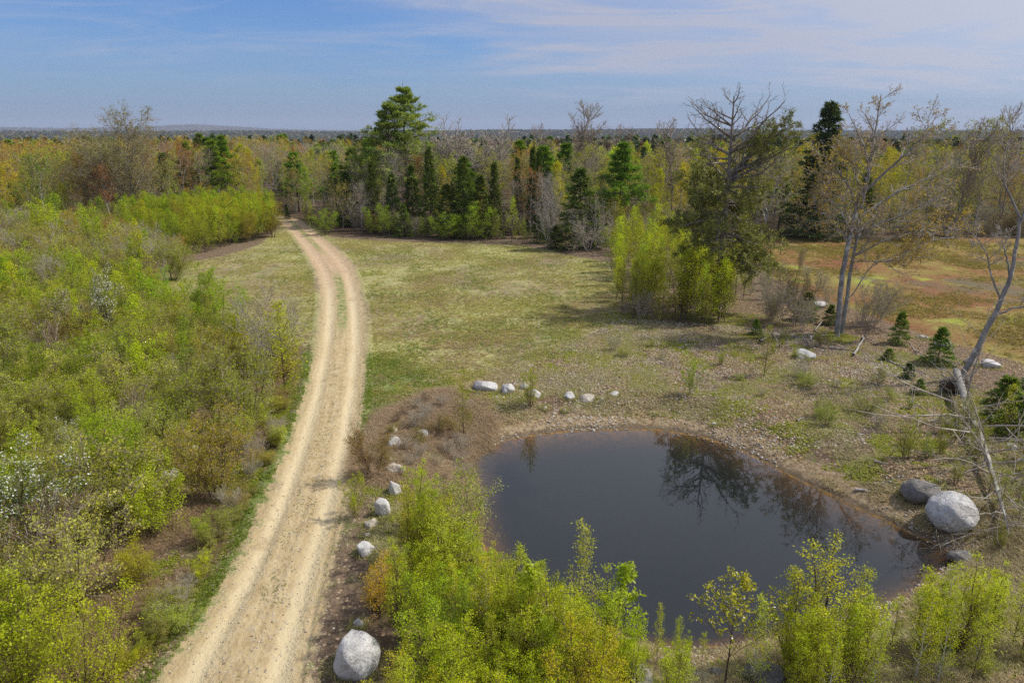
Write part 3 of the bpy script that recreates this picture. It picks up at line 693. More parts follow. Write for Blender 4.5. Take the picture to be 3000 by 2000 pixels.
SK = decid('skyline_tree', 381, 14, .15, 2, (18, 7, 5), 0, .1, low=.35, ang1=38, twr=.024, bark=BARK, twig=TWIG, stem_sp=.10, trop=(.12, .1, .08), lf1=lambda t: .36-.16*t, lfs=(.5, .5))
SK2 = decid('skyline_tree', 382, 14, .17, 3, (16, 6, 5), 0, .1, low=.4, ang1=34, twr=.026, bark=BARK_PALE, twig=TWIG_GREY, stem_sp=.16, trop=(.10, .1, .08), lf1=lambda t: .34-.10*t, lfs=(.5, .5))
for pr, a, b, ty, lb, sx in [
    (SK, 1318, 500, 228, 'tallest leafless tree with rounded bare crown on the skyline right of the pines', 1.25),
    (SK, 1252, 490, 282, 'small bare treetop just clearing the skyline left of the tall leafless tree', .8),
    (SK, 1398, 490, 285, 'low leafless crown on the skyline right of the tall leafless tree', 1.2),
    (SK2, 1035, 515, 272, 'leftmost bare tree of the pale dome-shaped clump right of the great pines', 1.4),
    (SK2, 1078, 520, 262, 'many-stemmed bare tree in the middle of the pale dome-shaped clump', 1.4),
    (SK2, 1120, 515, 264, 'rightmost bare tree of the pale dome-shaped clump', 1.4),
    (SK, 2296, 540, 234, 'thin leafless tree with upswept boughs near the right edge of the skyline', .8),
    (SK, 2180, 545, 268, 'bare twiggy treetop on the skyline right of the forked maple', 1.0),
    (SK, 1545, 530, 270, 'thin upright bare tops on the skyline left of the ragged spruce', 1.0)]:
    put_px(pr, 'bare_tree', a, b, ty, lb, 'tree', (.2, .2, .1), md=3, sx=sx)
for a, b, ty, lb in [(2232, 548, 262, 'pale green budding round crown on the skyline at the right'), (2118, 548, 268, 'brownish green crown touching the tall maple on its right')]:
    put_px(BUDT[1], 'budding_tree', a, b, ty, lb, 'tree', (.26, .27, .07), md=3)
WB = decid('white_birch', 391, 11, .13, 1, (20, 7, 6), 5, .15, low=.45, ang1=34, twr=.009, bark=BARK_BIRCH, leafm=BUD, spread=.1)
for a, b, ty, lb, tl, cc in [(112, 545, 345, 'white birch trunk at the far left with leafing green top', -.05, (.20, .28, .04)), (262, 535, 372, 'short white birch trunk leaning left below the broad round tree', -.08, RUST),
                         (398, 520, 360, 'slim white birch trunk right of the broad round tree', 0, OLIVE)]:
    put_px(WB, 'white_birch_tree', a, b, ty, lb, 'tree', cc, tilt=(0, tl), md=1.5, sx=1.1)
# dark firs in front of the far forest edge
for a, b, ty, sx, lb, pr in [
    (1068, 545, 360, .9, 'tall dark spire of the spruce clump in the middle of the far edge', 0), (1105, 548, 402, 1.0, 'dark spruce just right of the tallest spire at the far edge', 0),
    (1136, 545, 374, .7, 'slender dark spruce at the right of the central spruce clump', 1), (1028, 546, 425, 1.3, 'bushy dark spruce left of the central spires', 2),
    (990, 535, 340, .7, 'narrow dark spruce spire below and right of the great pine', 1), (1222, 530, 338, .55, 'thin dark spruce spire left of the bare grey tangle', 1),
    (1188, 525, 362, .55, 'thin dark spruce spire midway between the central clump and the bare grey tangle', 1), (1236, 532, 345, .55, 'thin spruce spire, right one of a close pair at the far edge', 1),
    (1256, 545, 382, .7, 'narrow black-green spruce beside the pale bare limbs', 1), (1330, 572, 388, 1.25, 'broad dark fir behind the bare spreading shrub at the right corner of the meadow', 2),
    (1362, 570, 470, 1.2, 'green fir at the right corner of the meadow', 0), (1240, 558, 508, 1.6, 'low bushy spruce at the meadow edge left of the corner fir', 2), (1275, 570, 520, 1.9, 'low spreading spruce at the foot of the bare shrub', 2),
    (800, 520, 395, 1.0, 'dark fir among bare trees right of where the track ends', 2), (860, 530, 372, .7, 'narrow fir below the leaning pine', 1), (930, 545, 470, 1.2, 'dark fir at the far edge below the great pine', 2),
    (660, 503, 470, 1.1, 'small dark fir where the track enters the forest', 0), (905, 535, 400, .9, 'dark fir hard under the great pines', 0), (950, 530, 380, .9, 'dark fir right below the great pine trunk', 0)]:
    put_px(SPRUCE[pr], 'spruce_tree', a, b, ty, lb, 'tree', jit(SPRC), sx=sx, md=1.6)
GB = decid('grey_tangle', 401, 7, .09, 5, (16, 8, 6), 0, .1, low=.2, ang1=42, twr=.010, bark=BARK_DEAD, twig=TWIG_GREY, stem_sp=.55, trop=(.03, .03, .03), lf1=lambda t: .42-.1*t)
put_px(GB, 'bare_shrub', 1352, 577, 452, 'spreading bare grey shrub in front of the broad dark fir at the meadow corner', 'shrub', (.2, .2, .1), sx=1.05, md=1, rz=1)
put_px(GB, 'bare_shrub', 1262, 560, 398, 'pale bare tangled limbs left of the broad dark fir', 'shrub', (.2, .2, .1), sx=.7, md=1, rz=3)
# bright shrubs along the far edge of the meadow
for a, b, ty, sx, lb, cc in [
    (1028, 552, 487, 1.5, 'round bright green bush below the spruce clump', GREEN), (1090, 552, 463, 1.2, 'taller bright green bush right of the round one below the spruce clump', GREEN),
    (970, 549, 496, 1.1, 'yellow green bush left of the round bush at the far edge', LIME), (882, 543, 466, 1.3, 'wide bright green bush at the far edge below the leaning pine', GREEN),
    (848, 542, 480, .9, 'fresh green bush at the left end of the far meadow edge row', GREEN), (752, 538, 478, 1.5, 'dense green bush on the right bank where the track curves away', GREEN), (718, 525, 462, 1.0, 'upright green bush beside the far bend of the track', LIME),
    (703, 512, 446, .9, 'tall narrow green sapling at the far end of the track', LIME), (1140, 553, 478, 1.0, 'olive bush right of the tall bright bushes at the far edge', OLIVE), (1175, 556, 450, .9, 'tall yellow green sapling at the far edge left of the low spruces', LIME),
    (1200, 560, 500, 1.0, 'small pale green bush left of the low bushy spruce', OLIVE)]:
    put_px(BIRCHM[0] if sx > 1.1 else BIRCH[0], 'green_bush', a, b, ty, lb, 'bush', jit(cc, .1), sx=sx*1.15, md=1.0, tname='stems', cname='foliage')
# thicket by the heath
HC = 'row of bright young birches between meadow and heath'
spots = []
hc_poly = [(1385, 590), (1440, 560), (1520, 560), (1600, 600), (1700, 640), (1715, 730), (1620, 745), (1540, 735), (1480, 740), (1420, 730), (1410, 640)]
hcw = px_poly(hc_poly); hb = np.array(hcw)
while len(spots) < 78:
    x = rnd.uniform(hb[:, 0].min(), hb[:, 0].max()); y = rnd.uniform(hb[:, 1].min(), hb[:, 1].max())
    if poly_sd(np.array([x]), np.array([y]), hcw)[0] < 0 and free(x, y, .75): taken.append((x, y, .75)); spots.append((x, y))
for (x, y) in spots:
    H = rnd.uniform(2.3, 5.0)*(1.0 if y < 62 else .9); cc = rnd.choice([LIME, LIME, (.36, .40, .04), (.36, .37, .07), OLIVE])
    rec_ = rnd.choice(BIRCH).place('young_birch', (x, y, h1(x, y)), H, 'bright green young birch in the crowded row between meadow and heath', 'sapling', HC, jit(cc, .15), rnd.uniform(0, 6.28), rnd.uniform(.85, 1.2)); REC.append((rec_, 'tall young birch' if H > 4 else 'short young birch', x, y, 'row'))
for (qa, qb, n_, sdx, sdy) in [(1395, 575, 9, 1.5, 2.5), (1450, 560, 10, 2.5, 3), (1430, 610, 7, 1.2, 1.6), (1520, 570, 10, 3, 3), (1600, 735, 4, .8, .4), (1640, 745, 4, .8, .4)]:
    X0, Y0, _ = ground(qa, qb)
    for _ in range(n_):
        x, y = X0+rnd.gauss(0, sdx), Y0+rnd.gauss(0, sdy)
        if not free(x, y, .5): continue
        taken.append((x, y, .5)); H = rnd.uniform(2.5, 5.2)
        rec_ = rnd.choice(BIRCH).place('young_birch', (x, y, h1(x, y)), H, '', 'sapling', HC, jit(rnd.choice([LIME, OLIVE, (.36, .40, .04)]), .15), rnd.uniform(0, 6.28), rnd.uniform(.8, 1.1)); REC.append((rec_, 'tall young birch' if H > 4 else 'short young birch', x, y, 'row'))
for a, b, ty, lb in [(1660, 735, 565, 'fullest pale green birch at the right end of the row by the heath'), (1560, 740, 560, 'bright birch with visible white stem in the near part of the row by the heath'), (1465, 720, 575, 'pale birch at the left front of the row by the heath')]:
    put_px(BIRCHM[1], 'young_birch', a, b, ty, lb, 'sapling', LIME, sx=1.1, md=.8)

# ---- scattering
def rec(o, phrase, region): REC.append((o, phrase, o.location.x, o.location.y, region))
def scatter(poly, n, d, test=None, tries=60):
    pw = np.array(poly); out_ = []; lo, hi = pw.min(0), pw.max(0)
    for _ in range(n*tries):
        if len(out_) >= n: break
        x, y = rnd.uniform(lo[0], hi[0]), rnd.uniform(lo[1], hi[1])
        if free(x, y, d) and poly_sd(np.array([x]), np.array([y]), poly)[0] < 0 and (test is None or test(x, y)):
            taken.append((x, y, d)); out_.append((x, y))
    return out_
def road_clear(x, y, m=1.5):
    s, al, hw = road_coords(np.array([x]), np.array([y])); return abs(s[0])*hw[0] > hw[0]+m
# bright green thicket left of the track
GP = px_poly([(285, 572), (300, 520), (430, 505), (560, 500), (638, 503), (628, 545), (560, 562), (480, 578), (420, 588), (330, 585)])
for x, y in scatter(GP, 135, 1.0):
    H = rnd.uniform(3.6, 5.2); cc = rnd.choice([(.30, .37, .02), (.35, .39, .02), (.26, .33, .02), (.36, .34, .03), (.34, .29, .04)])
    rec_ = rnd.choice(BIRCHM[:2]+BIRCH).place('young_birch', (x, y, h1(x, y)), H, 'vivid green young birch in the dense thicket at the left of the meadow', 'sapling', 'thicket of vivid green birches left of the track', jit(cc, .13), rnd.uniform(0, 6.28), rnd.uniform(.95, 1.3)); rec(rec_, ('tall' if H > 4.4 else 'short')+' vivid green birch', 'vivid')
# far forest of single trees
FZ = [(-1.9, 'at the far left'), (-.44, 'behind the vivid birch thicket'), (-.30, 'around the end of the track'), (-.12, 'behind the middle of the meadow'), (.12, 'behind the right half of the meadow'), (.30, 'beyond the left part of the heath'), (.52, 'beyond the right part of the heath')]
KN = {'bare': ('bare_tree', 'grey leafless tree', BARE), 'rust': ('budding_maple_tree', 'rusty red budding tree', BUDT), 'olive': ('budding_tree', 'olive green budding tree', BUDT), 'lime': ('leafing_birch_tree', 'yellow green leafing birch', GREENT),
      'pine': ('pine_tree', 'dark green pine', PINE), 'spruce': ('spruce_tree', 'dark pointed spruce', SPRUCE)}
MIXES = [dict(bare=1.8, rust=6.5, olive=4, lime=2.5, pine=.4, spruce=.2), dict(bare=2, rust=3.2, olive=4, lime=3.0, pine=1.8, spruce=.4), dict(bare=4, rust=1.5, olive=2.5, lime=1.5, pine=1.8, spruce=1.0),
         dict(bare=2.4, rust=.7, olive=3.5, lime=3.2, pine=.9, spruce=1.8), dict(bare=1.2, rust=1.3, olive=4, lime=6.5, pine=.5, spruce=1.0), dict(bare=2, rust=1.5, olive=5, lime=5, pine=.2, spruce=.4), dict(bare=2.2, rust=1.8, olive=5.5, lime=3, pine=.2, spruce=.5)]
EDGE_PX = [(-900, 640), (-300, 580), (0, 545), (130, 545), (250, 530), (330, 520), (480, 505), (640, 499), (700, 502), (760, 530), (860, 538), (1000, 543), (1200, 552), (1290, 556), (1400, 560), (1520, 545), (1700, 547), (2000, 546), (2352, 546), (3300, 546)]
EW = np.array([G0(a, b) for a, b in EDGE_PX]); EA = np.arctan2(EW[:, 0], EW[:, 1]); ED = np.hypot(EW[:, 0], EW[:, 1])
rowcount = {}
def forest_tree(x, y, dd, a, first):
    zi = max(q for q, (a0_, _) in enumerate(FZ) if a >= a0_); mx = MIXES[zi]
    kd = rnd.choices(list(mx), list(mx.values()))[0]
    if rowcount.get(kd, 0) >= 290: kd = min(mx, key=lambda q: rowcount.get(q, 0))
    rowcount[kd] = rowcount.get(kd, 0)+1
    nm, ds, ps = KN[kd]
    H = {'bare': rnd.uniform(8, 11), 'rust': rnd.uniform(8, 11), 'olive': rnd.uniform(7.5, 10.8), 'lime': rnd.uniform(7, 10.4), 'pine': rnd.uniform(8, 11.4), 'spruce': rnd.uniform(5, 9)}[kd]
    if zi in (0, 1): H *= 1.06
    if first: H *= rnd.uniform(.7, 1)
    cc = {'bare': (.2, .2, .1), 'rust': rnd.choice([RUST, RUST, ORANGE, (.38, .22, .05), (.40, .29, .05)]), 'olive': rnd.choice([OLIVE, OLIVE, (.34, .28, .04), (.36, .36, .04)]), 'lime': rnd.choice([(.42, .38, .035), (.33, .36, .03), (.44, .34, .04)]),
          'pine': PINEC, 'spruce': SPRC}[kd]
    dep = 'in the front row' if first else ('deep in the forest' if dd > 135 else 'inside the forest')
    rec_ = rnd.choice(ps).place(nm, (x, y, h1(x, y)), H, '%s %s %s' % (ds, dep, FZ[zi][1]), 'tree', '%s %s %s' % (ds+('es' if ds.endswith('ch') else 's'), dep, FZ[zi][1]), jit(cc, .2), rnd.uniform(0, 6.28), rnd.uniform(.8, 1.15))
    rec(rec_, ('' if first else 'deep-forest ' if dd > 135 else 'inner ')+{'bare': 'leafless tree', 'rust': 'rusty budding tree', 'olive': 'olive budding tree', 'lime': 'yellow green birch', 'pine': 'dark pine', 'spruce': 'dark spruce'}[kd], 'edge')
n_for = 0
for _ in range(30000):
    if n_for > 1150: break
    a = rnd.uniform(-.76, .76); e = float(np.interp(a, EA, ED))
    dd = e+abs(rnd.expovariate(1/48)) if rnd.random() < .8 else rnd.uniform(e, 230)
    if dd > 235: continue
    x, y = dd*math.sin(a), dd*math.cos(a); first = dd < e+4
    if not free(x, y, (1.9 if dd < e+22 else 2.6)*(1+dd/400)): continue
    if not road_clear(x, y, .8) and dd < 112: continue
    taken.append((x, y, 2.6)); forest_tree(x, y, dd, a, first); n_for += 1
# understorey along the forest edge
for _ in range(4000):
    if n_for > 1330: break
    a = rnd.uniform(-.70, .70); e = float(np.interp(a, EA, ED)); dd = e+rnd.uniform(-1, 12); x, y = dd*math.sin(a), dd*math.cos(a)
    if not free(x, y, 1.1) or not road_clear(x, y, .6): continue
    taken.append((x, y, 1.1)); n_for += 1; zi = max(q for q, (a0_, _) in enumerate(FZ) if a >= a0_); q = rnd.random()
    if q < .6: rec_ = BARESH[rnd.randrange(3)].place('bare_shrub', (x, y, h1(x, y)), rnd.uniform(1.8, 4), 'bare twiggy shrub at the foot of the forest '+FZ[zi][1], 'shrub', 'bare shrubs at the foot of the forest '+FZ[zi][1], jit(OLIVE), rnd.uniform(0, 6.28), 1.2, tname='stems', cname='twigs')
    else: rec_ = SHRUB[rnd.randrange(4)].place('leafing_shrub', (x, y, h1(x, y)), rnd.uniform(1.5, 3.4), 'small leafing shrub at the foot of the forest '+FZ[zi][1], 'shrub', 'leafing shrubs at the foot of the forest '+FZ[zi][1], jit(rnd.choice([OLIVE, (.22, .15, .05), (.14, .19, .03)])), rnd.uniform(0, 6.28), 1.1, tname='stems', cname='foliage')
    rec(rec_, 'bare edge shrub' if q < .6 else 'leafing edge shrub', 'edge')

# ---- the thicket filling the left foreground: single plants first
for pr, nm, a, b, ty, sx, lb, cat, cc in [
    (BIRCH[1], 'young_birch', 440, 870, 722, 1.2, 'fresh green birch at the meadow side of the left thicket', 'sapling', GREEN),
    (BIRCHM[0], 'green_bush', 320, 850, 740, 1.1, 'vivid green bush left of the fresh green birch in the thicket', 'bush', GREEN),
    (SHRUB[2], 'leafing_shrub', 560, 985, 742, .95, 'olive shrub with dark reddish stems and rocks behind, near the track', 'shrub', (.30, .34, .035)),
    (BARESH[0], 'leafing_shrub', 632, 850, 655, 1.0, 'tall thin twiggy shrub standing at the meadow corner of the left thicket', 'shrub', OLIVE),
    (BIRCH[2], 'young_birch', 655, 905, 690, 1.2, 'slim light green sapling nearest the track below the twiggy shrub', 'sapling', LIME),
    (SHRUB[0], 'leafing_shrub', 350, 960, 775, 1.1, 'large pale yellow green shrub in the middle of the left thicket', 'shrub', (.42, .42, .08)),
    (SHRUB[1], 'leafing_shrub', 110, 830, 660, 1.1, 'big brown stemmed olive shrub at the upper left of the thicket', 'shrub', (.33, .31, .05)),
    (SHRUB[3], 'leafing_shrub', 500, 1160, 930, .85, 'orange tinged shrub with red stems beside the track verge', 'shrub', (.40, .33, .04)),
    (SHRUB[2], 'leafing_shrub', 250, 1225, 950, 1.1, 'wide olive shrub left of the orange tinged one', 'shrub', (.38, .39, .06)),
    (SHRUB[0], 'leafing_shrub', 175, 1400, 1120, 1.0, 'pale flowering willow-like shrub right of the white blossoming bush', 'shrub', (.48, .49, .10)),
    (BIRCHM[2], 'green_bush', 60, 1610, 1300, 1.1, 'vivid green bush filling the lower left corner', 'bush', (.38, .44, .02)),
    (BIRCHM[0], 'green_bush', 215, 1640, 1370, 1.1, 'vivid green bush right of the corner bush at the bottom left', 'bush', (.42, .46, .02)),
    (BIRCHM[1], 'green_bush', 335, 1330, 1240, 1.6, 'low yellow green bush beside the straw-coloured verge', 'bush', (.42, .42, .02))]:
    put_px(pr, nm, a, b, ty, lb, cat, cc, sx=sx, md=.8, tname='stems', cname='foliage')
WBL = decid('white_blossom', 411, 3, .022, 7, (12, 6, 5), 3, .055, low=.2, ang1=38, twr=.004, spread=.05, bark=BARK_BROWN, twig=TWIG, stem_sp=.3, lf1=lambda t: .34-.14*t, bloss=4)
put_px(WBL, 'blossoming_bush', 45, 1300, 1040, 'white blossoming bush at the left edge of the photo', 'bush', (.26, .31, .07), sx=1.1, md=.9, tname='stems', cname='foliage')
for a, b, ty, lb in [(225, 800, 610, 'sparse white-flowered shrub in the upper part of the left thicket'), (190, 1100, 960, 'small shrub dotted with white flowers left of centre in the thicket')]:
    put_px(WBL, 'blossoming_bush', a, b, ty, lb, 'bush', (.26, .27, .08), sx=.8, md=.9, tname='stems', cname='foliage')
LZ = [('near the bottom left corner', 0, 21), ('in the nearer half of the left thicket', 21, 32), ('in the farther half of the left thicket', 32, 50), ('at the far end of the left thicket below the forest', 50, 200)]
def lz(y): return next(q for q, v in enumerate(LZ) if v[1] <= y < v[2])
LP = px_poly([(-500, 545), (0, 545), (280, 555), (290, 575), (400, 592), (405, 640), (330, 680), (430, 740), (560, 800), (640, 815), (676, 850), (660, 930), (615, 1020), (572, 1120), (525, 1220), (458, 1330), (408, 1420), (345, 1520), (290, 1600), (100, 1900), (-900, 1900), (-1300, 1200)])
pts = scatter(LP, 690, .90, lambda x, y: x > -.86*y-6 and y > 9)
print('left thicket', len(pts))
kc = {}
for x, y in pts:
    q = rnd.random(); zi = lz(y); H = rnd.uniform(1.6, 3.1)*(1.0 if zi < 2 else 1.18 if zi == 2 else 1.5)
    rsx, _, rhw_ = road_coords(np.array([x]), np.array([y])); de = abs(rsx[0])*rhw_[0]-rhw_[0]
    if de < 5: H *= .30+.14*de
    if zi == 3:
        opt = [('bare', 3.0), ('brown', 2.5), ('olive', 3), ('green', 1.6), ('orange', 1.6)]
    elif zi == 2: opt = [('bare', .9), ('brown', 1.8), ('olive', 4.5), ('green', 2.6), ('orange', .6)]
    elif zi == 1: opt = [('bare', .5), ('brown', 1.6), ('olive', 5), ('green', 2.4), ('orange', .5), ('pale', 2.2)]
    else: opt = [('bare', .5), ('brown', 1.2), ('olive', 3), ('green', 3), ('pale', 2.0)]
    kd = rnd.choices([o[0] for o in opt], [o[1] for o in opt])[0]
    info = {'bare': ('bare_shrub', 'bare brownish shrub', BARESH, OLIVE), 'brown': ('brownish_shrub', 'brownish olive shrub', SHRUB, rnd.choice([(.33, .29, .06), (.36, .33, .07)])),
            'olive': ('leafing_shrub', 'pale olive shrub', SHRUB, rnd.choice([(.35, .37, .06), (.32, .35, .045), (.41, .40, .08)])), 'green': ('young_birch', 'fresh green young birch', BIRCH+BIRCHM, rnd.choice([GREEN, (.33, .40, .03), LIME])),
            'orange': ('budding_shrub', 'orange brown shrub', SHRUB, rnd.choice([ORANGE, (.42, .31, .04), (.35, .22, .05)])), 'pale': ('catkin_shrub', 'pale yellow shrub', SHRUB, rnd.choice([(.48, .48, .12), (.44, .45, .10)]))}[kd]
    if kd == 'green': H *= 1.3
    rec_ = info[2][rnd.randrange(len(info[2]))].place(info[0], (x, y, h1(x, y)), H, info[1]+' '+LZ[zi][0], 'sapling' if kd == 'green' else 'shrub', info[1]+('es ' if info[1].endswith('ch') else 's ')+LZ[zi][0], jit(info[3], .14), rnd.uniform(0, 6.28), rnd.uniform(.9, 1.25), tname='stems', cname='foliage' if kd != 'bare' else 'twigs'); rec(rec_, info[1], 'left')

for q in range(74):
    py_ = rnd.uniform(860, 1570); ed_ = float(np.interp(py_, [r_[0] for r_ in road_px[::-1]], [r_[1] for r_ in road_px[::-1]])); x, y, z = ground(ed_-rnd.uniform(16, 78), py_)
    if not road_clear(x, y, .35): continue
    rec_ = rnd.choice(SHRUB+[BIRCHM[0], BARESH[0]]).place('verge_plant', (x, y, z), rnd.uniform(.3, 1.0), '', 'shrub', 'low plants on the left verge of the track', jit(rnd.choice([OLIVE, LIME, (.36, .38, .06), (.36, .28, .05)]), .15), rnd.uniform(0, 6.28), rnd.uniform(1.1, 1.5), tname='stems', cname='foliage'); REC.append((rec_, 'low verge plant', x, y, 'left'))
# ---- saplings round the pond
NB = [decid('near_birch_%d' % q, 420+q, 4, .03, 1 if q < 2 else 7, ((28, 6, 5), (24, 6, 5), (11, 6, 5))[q], 3, .036, lf1=cone((.20, .25, .26)[q], .8), ang1=(46, 52, 42)[q], low=.10, twr=.0028, spread=.06, angs=(50, 50), bark=BARK_BIRCH if q == 0 else BARK_BROWN, twig=TWIG_RED, stem_sp=.16, elong=1.15) for q in range(3)]
BIGL = decid('broadleaf_sapling', 430, 3, .022, 1, (14, 6, 4), 4, .068, lf1=cone(.22, .6), ang1=40, low=.15, twr=.003, spread=.05, bark=BARK_BROWN, twig=TWIG_RED, elong=1.3)
CHER = decid('cherry_sapling', 431, 3, .024, 1, (13, 6, 4), 4, .042, lf1=lambda t: .48*(1-t)**.5+.05, ang1=36, low=.30, twr=.004, spread=.025, bark=BARK_BROWN, twig=TWIG_RED, elong=1.7, trop=(.14, .12, .08), bloss=1)
CLUMP = 'leafing saplings crowded on the near side of the pond'
for pr, nm, a, b, ty, sx, lb, cat, cc in [
    (NB[0], 'young_birch', 1330, 1500, 1195, 1.15, 'tall tapering young birch rising against the pond', 'sapling', (.40, .42, .07)),
    (BIGL, 'broadleaf_sapling', 1432, 1530, 1288, 1.05, 'slim broad-leaved sapling with vivid green leaves right of the tapering birch', 'sapling', (.35, .44, .04)),
    (BIGL, 'broadleaf_sapling', 1208, 1530, 1285, 1.0, 'vivid leafy sapling left of the tapering birch', 'sapling', (.38, .44, .04)),
    (NB[0], 'young_birch', 1508, 1525, 1385, .9, 'small thin birch between the vivid sapling and the cherry', 'sapling', LIME),
    (CHER, 'cherry_sapling', 1665, 1575, 1312, 1.3, 'young cherry with upright branches and a few white blossoms at the near shore', 'sapling', (.38, .38, .03)),
    (NB[2], 'young_birch', 1870, 1545, 1258, 1.5, 'bushy yellow green birch right of the cherry', 'sapling', (.46, .48, .035)),
    (NB[1], 'young_birch', 1800, 1520, 1305, 1.1, 'light birch stem between the cherry and the bushy birch', 'sapling', (.44, .46, .05)),
    (NB[1], 'young_birch', 1955, 1525, 1300, 1.2, 'light birch joined to the right side of the bushy birch', 'sapling', (.44, .46, .05)),
    (NB[2], 'young_birch', 2175, 1490, 1280, 1.6, 'bushy birch near the dark stone at the right end of the pond', 'sapling', (.42, .46, .03)),
    (NB[1], 'young_birch', 2110, 1480, 1310, 1.1, 'small birch on the left of the bushy birch at the pond end', 'sapling', LIME),
    (NB[1], 'young_birch', 2262, 1470, 1330, 1.2, 'small birch on the right of the bushy birch at the pond end', 'sapling', LIME),
    (BIRCHM[0], 'green_bush', 815, 1185, 1090, 1.0, 'bright green bush on the track side of the boulder row', 'bush', (.38, .44, .02)),
    (SHRUB[3], 'forsythia_like_bush', 850, 1400, 1270, 1.1, 'bush with orange yellow new leaves beside the boulder row', 'bush', (.62, .42, .02)),
    (SHRUB[0], 'leafing_shrub', 860, 1090, 960, .8, 'thin shrub with reddish stems at the upper end of the boulder row', 'shrub', (.27, .17, .04)),
    (SHRUB[1], 'willow_bush', 1052, 1285, 1060, .95, 'grey-green willow bush leaning over the left shore of the pond', 'bush', (.36, .42, .08)),
    (BIRCHM[2], 'green_bush', 960, 1330, 1130, 1.0, 'dense green sapling clump behind the boulder row', 'bush', (.33, .40, .02)),
    (NB[2], 'young_birch', 1150, 1480, 1300, 1.3, 'light green birch clump at the lower left corner of the pond', 'sapling', (.40, .42, .05)),
    (NB[1], 'young_birch', 1065, 1010, 880, 1.3, 'thin pale sapling beside the leftmost boulder above the pond', 'sapling', OLIVE),
    (NB[2], 'young_birch', 1218, 935, 832, .9, 'thin sapling growing among the boulders above the pond', 'sapling', (.38, .42, .04)),
    (BIRCHM[0], 'green_bush', 1586, 905, 824, .85, 'small vivid green bush alone on the bank above the pond', 'bush', (.28, .40, .025)),
    (NB[1], 'young_birch', 1755, 862, 745, 1.1, 'thin sapling with pale leaves on the bank below the heath', 'sapling', OLIVE),
    (NB[1], 'young_birch', 2302, 1010, 880, 1.1, 'green sapling by the small firs at the right edge', 'sapling', LIME),
    (BARESH[0], 'bare_shrub', 1785, 740, 640, 1.2, 'bare brown shrub left of the forked maple foot', 'shrub', OLIVE), (BARESH[1], 'bare_shrub', 1830, 745, 610, 1.0, 'bare reddish shrub beside the forked maple foot', 'shrub', OLIVE),
    (BARESH[2], 'bare_shrub', 2000, 745, 640, 1.2, 'bare grey shrub right of the forked maple foot', 'shrub', OLIVE)]:
    put_px(pr, nm, a, b, ty, lb, cat, cc, sx=sx, md=.6, tname='stem' if 'sapling' in nm or 'birch' in nm else 'stems', cname='foliage')
for pr, a, b, ty, sx, lb, cc in [
    (0, 2152, 835, 752, 1.15, 'fullest small fir on the bank left of the leaning tree', SPRD), (1, 2062, 790, 717, .9, 'slender small fir left of the fullest one on the bank', SPRD),
    (0, 2040, 826, 800, 1.8, 'low spreading fir seedling below the slender small fir', SPRD), (1, 2085, 868, 832, 1.2, 'tiny fir seedling in straw-coloured grass', (.07, .11, .03)),
    (0, 2110, 905, 870, 1.3, 'tiny dark fir left of the root plate', SPRD), (0, 1735, 768, 732, 1.1, 'small dark fir at the foot of the birch row', SPRD), (1, 1850, 735, 672, 1.3, 'dark small fir left of the forked maple', SPRC),
    (0, 2300, 965, 865, 1.4, 'bushy dark fir right of the fallen trunk', SPRD), (1, 2362, 955, 850, 1.3, 'dark fir cut by the right edge of the photo', SPRD), (0, 2335, 1000, 905, 1.4, 'lower fir in front of the dark firs at the right edge', SPRD), (1, 1905, 745, 700, 1.2, 'little fir against the maple trunks', SPRC)]:
    put_px(SMALLF[pr], 'small_fir', a, b, ty, lb, 'tree', jit(cc, .1), sx=sx, md=.5)
NP = px_poly([(930, 1400), (955, 1290), (965, 1200), (1010, 1190), (1045, 1330), (1140, 1390), (1280, 1470), (1420, 1530), (1400, 1800), (900, 1800), (890, 1540)])
for x, y in scatter(NP, 50, .6, lambda x, y: y > 8.5 and math.hypot(x-ground(800, 1560)[0], y-ground(800, 1560)[1]) > 1.7):
    H = rnd.uniform(1.5, 2.9); cc = rnd.choice([LIME, (.38, .44, .025), (.42, .44, .05), (.34, .40, .03), (.44, .40, .04)])
    rec_ = rnd.choice(NB+[NB[2], BIRCHM[0]]).place('leafing_sapling', (x, y, h1(x, y)), H, 'leafing yellow green sapling crowded between boulder row and near shore', 'sapling', CLUMP, jit(cc, .14), rnd.uniform(0, 6.28), rnd.uniform(1.0, 1.4), tname='stem', cname='foliage'); rec(rec_, 'leafing sapling', 'near')
RB = px_poly([(1440, 1560), (1560, 1530), (1760, 1560), (2060, 1500), (2330, 1400), (2420, 1200), (2600, 1600), (1800, 1900), (1440, 1800)])
for x, y in scatter(RB, 34, .8, lambda x, y: y > 9):
    rec_ = rnd.choice(BARESH+SHRUB+NB[:2]).place('low_shrub', (x, y, h1(x, y)), rnd.uniform(.35, .8), 'knee-high twiggy plant in the dry grass of the near right shore', 'shrub', 'knee-high plants on the near right shore', jit((.27, .30, .06), .2), rnd.uniform(0, 6.28), 1.3, tname='stems', cname='foliage'); rec(rec_, 'knee-high plant', 'near')
RS = px_poly([(2070, 1010), (2230, 960), (2420, 1000), (2500, 1300), (2330, 1330), (2250, 1150), (2130, 1110), (2080, 1060)])
for x, y in scatter(RS, 30, .75):
    rec_ = rnd.choice(NB[1:]).place('sparse_birch', (x, y, h1(x, y)), rnd.uniform(.9, 1.8), 'sparse pale leafed birch around the fallen dead tree', 'sapling', 'sparse birches around the fallen dead tree', jit((.28, .30, .07), .15), rnd.uniform(0, 6.28), rnd.uniform(1.0, 1.4), tname='stem', cname='foliage'); rec(rec_, 'sparse pale birch', 'bank')
BK = px_poly([(1330, 800), (1440, 745), (1720, 755), (1900, 790), (2050, 870), (2120, 960), (1900, 1010), (1700, 930), (1640, 820), (1420, 850)])
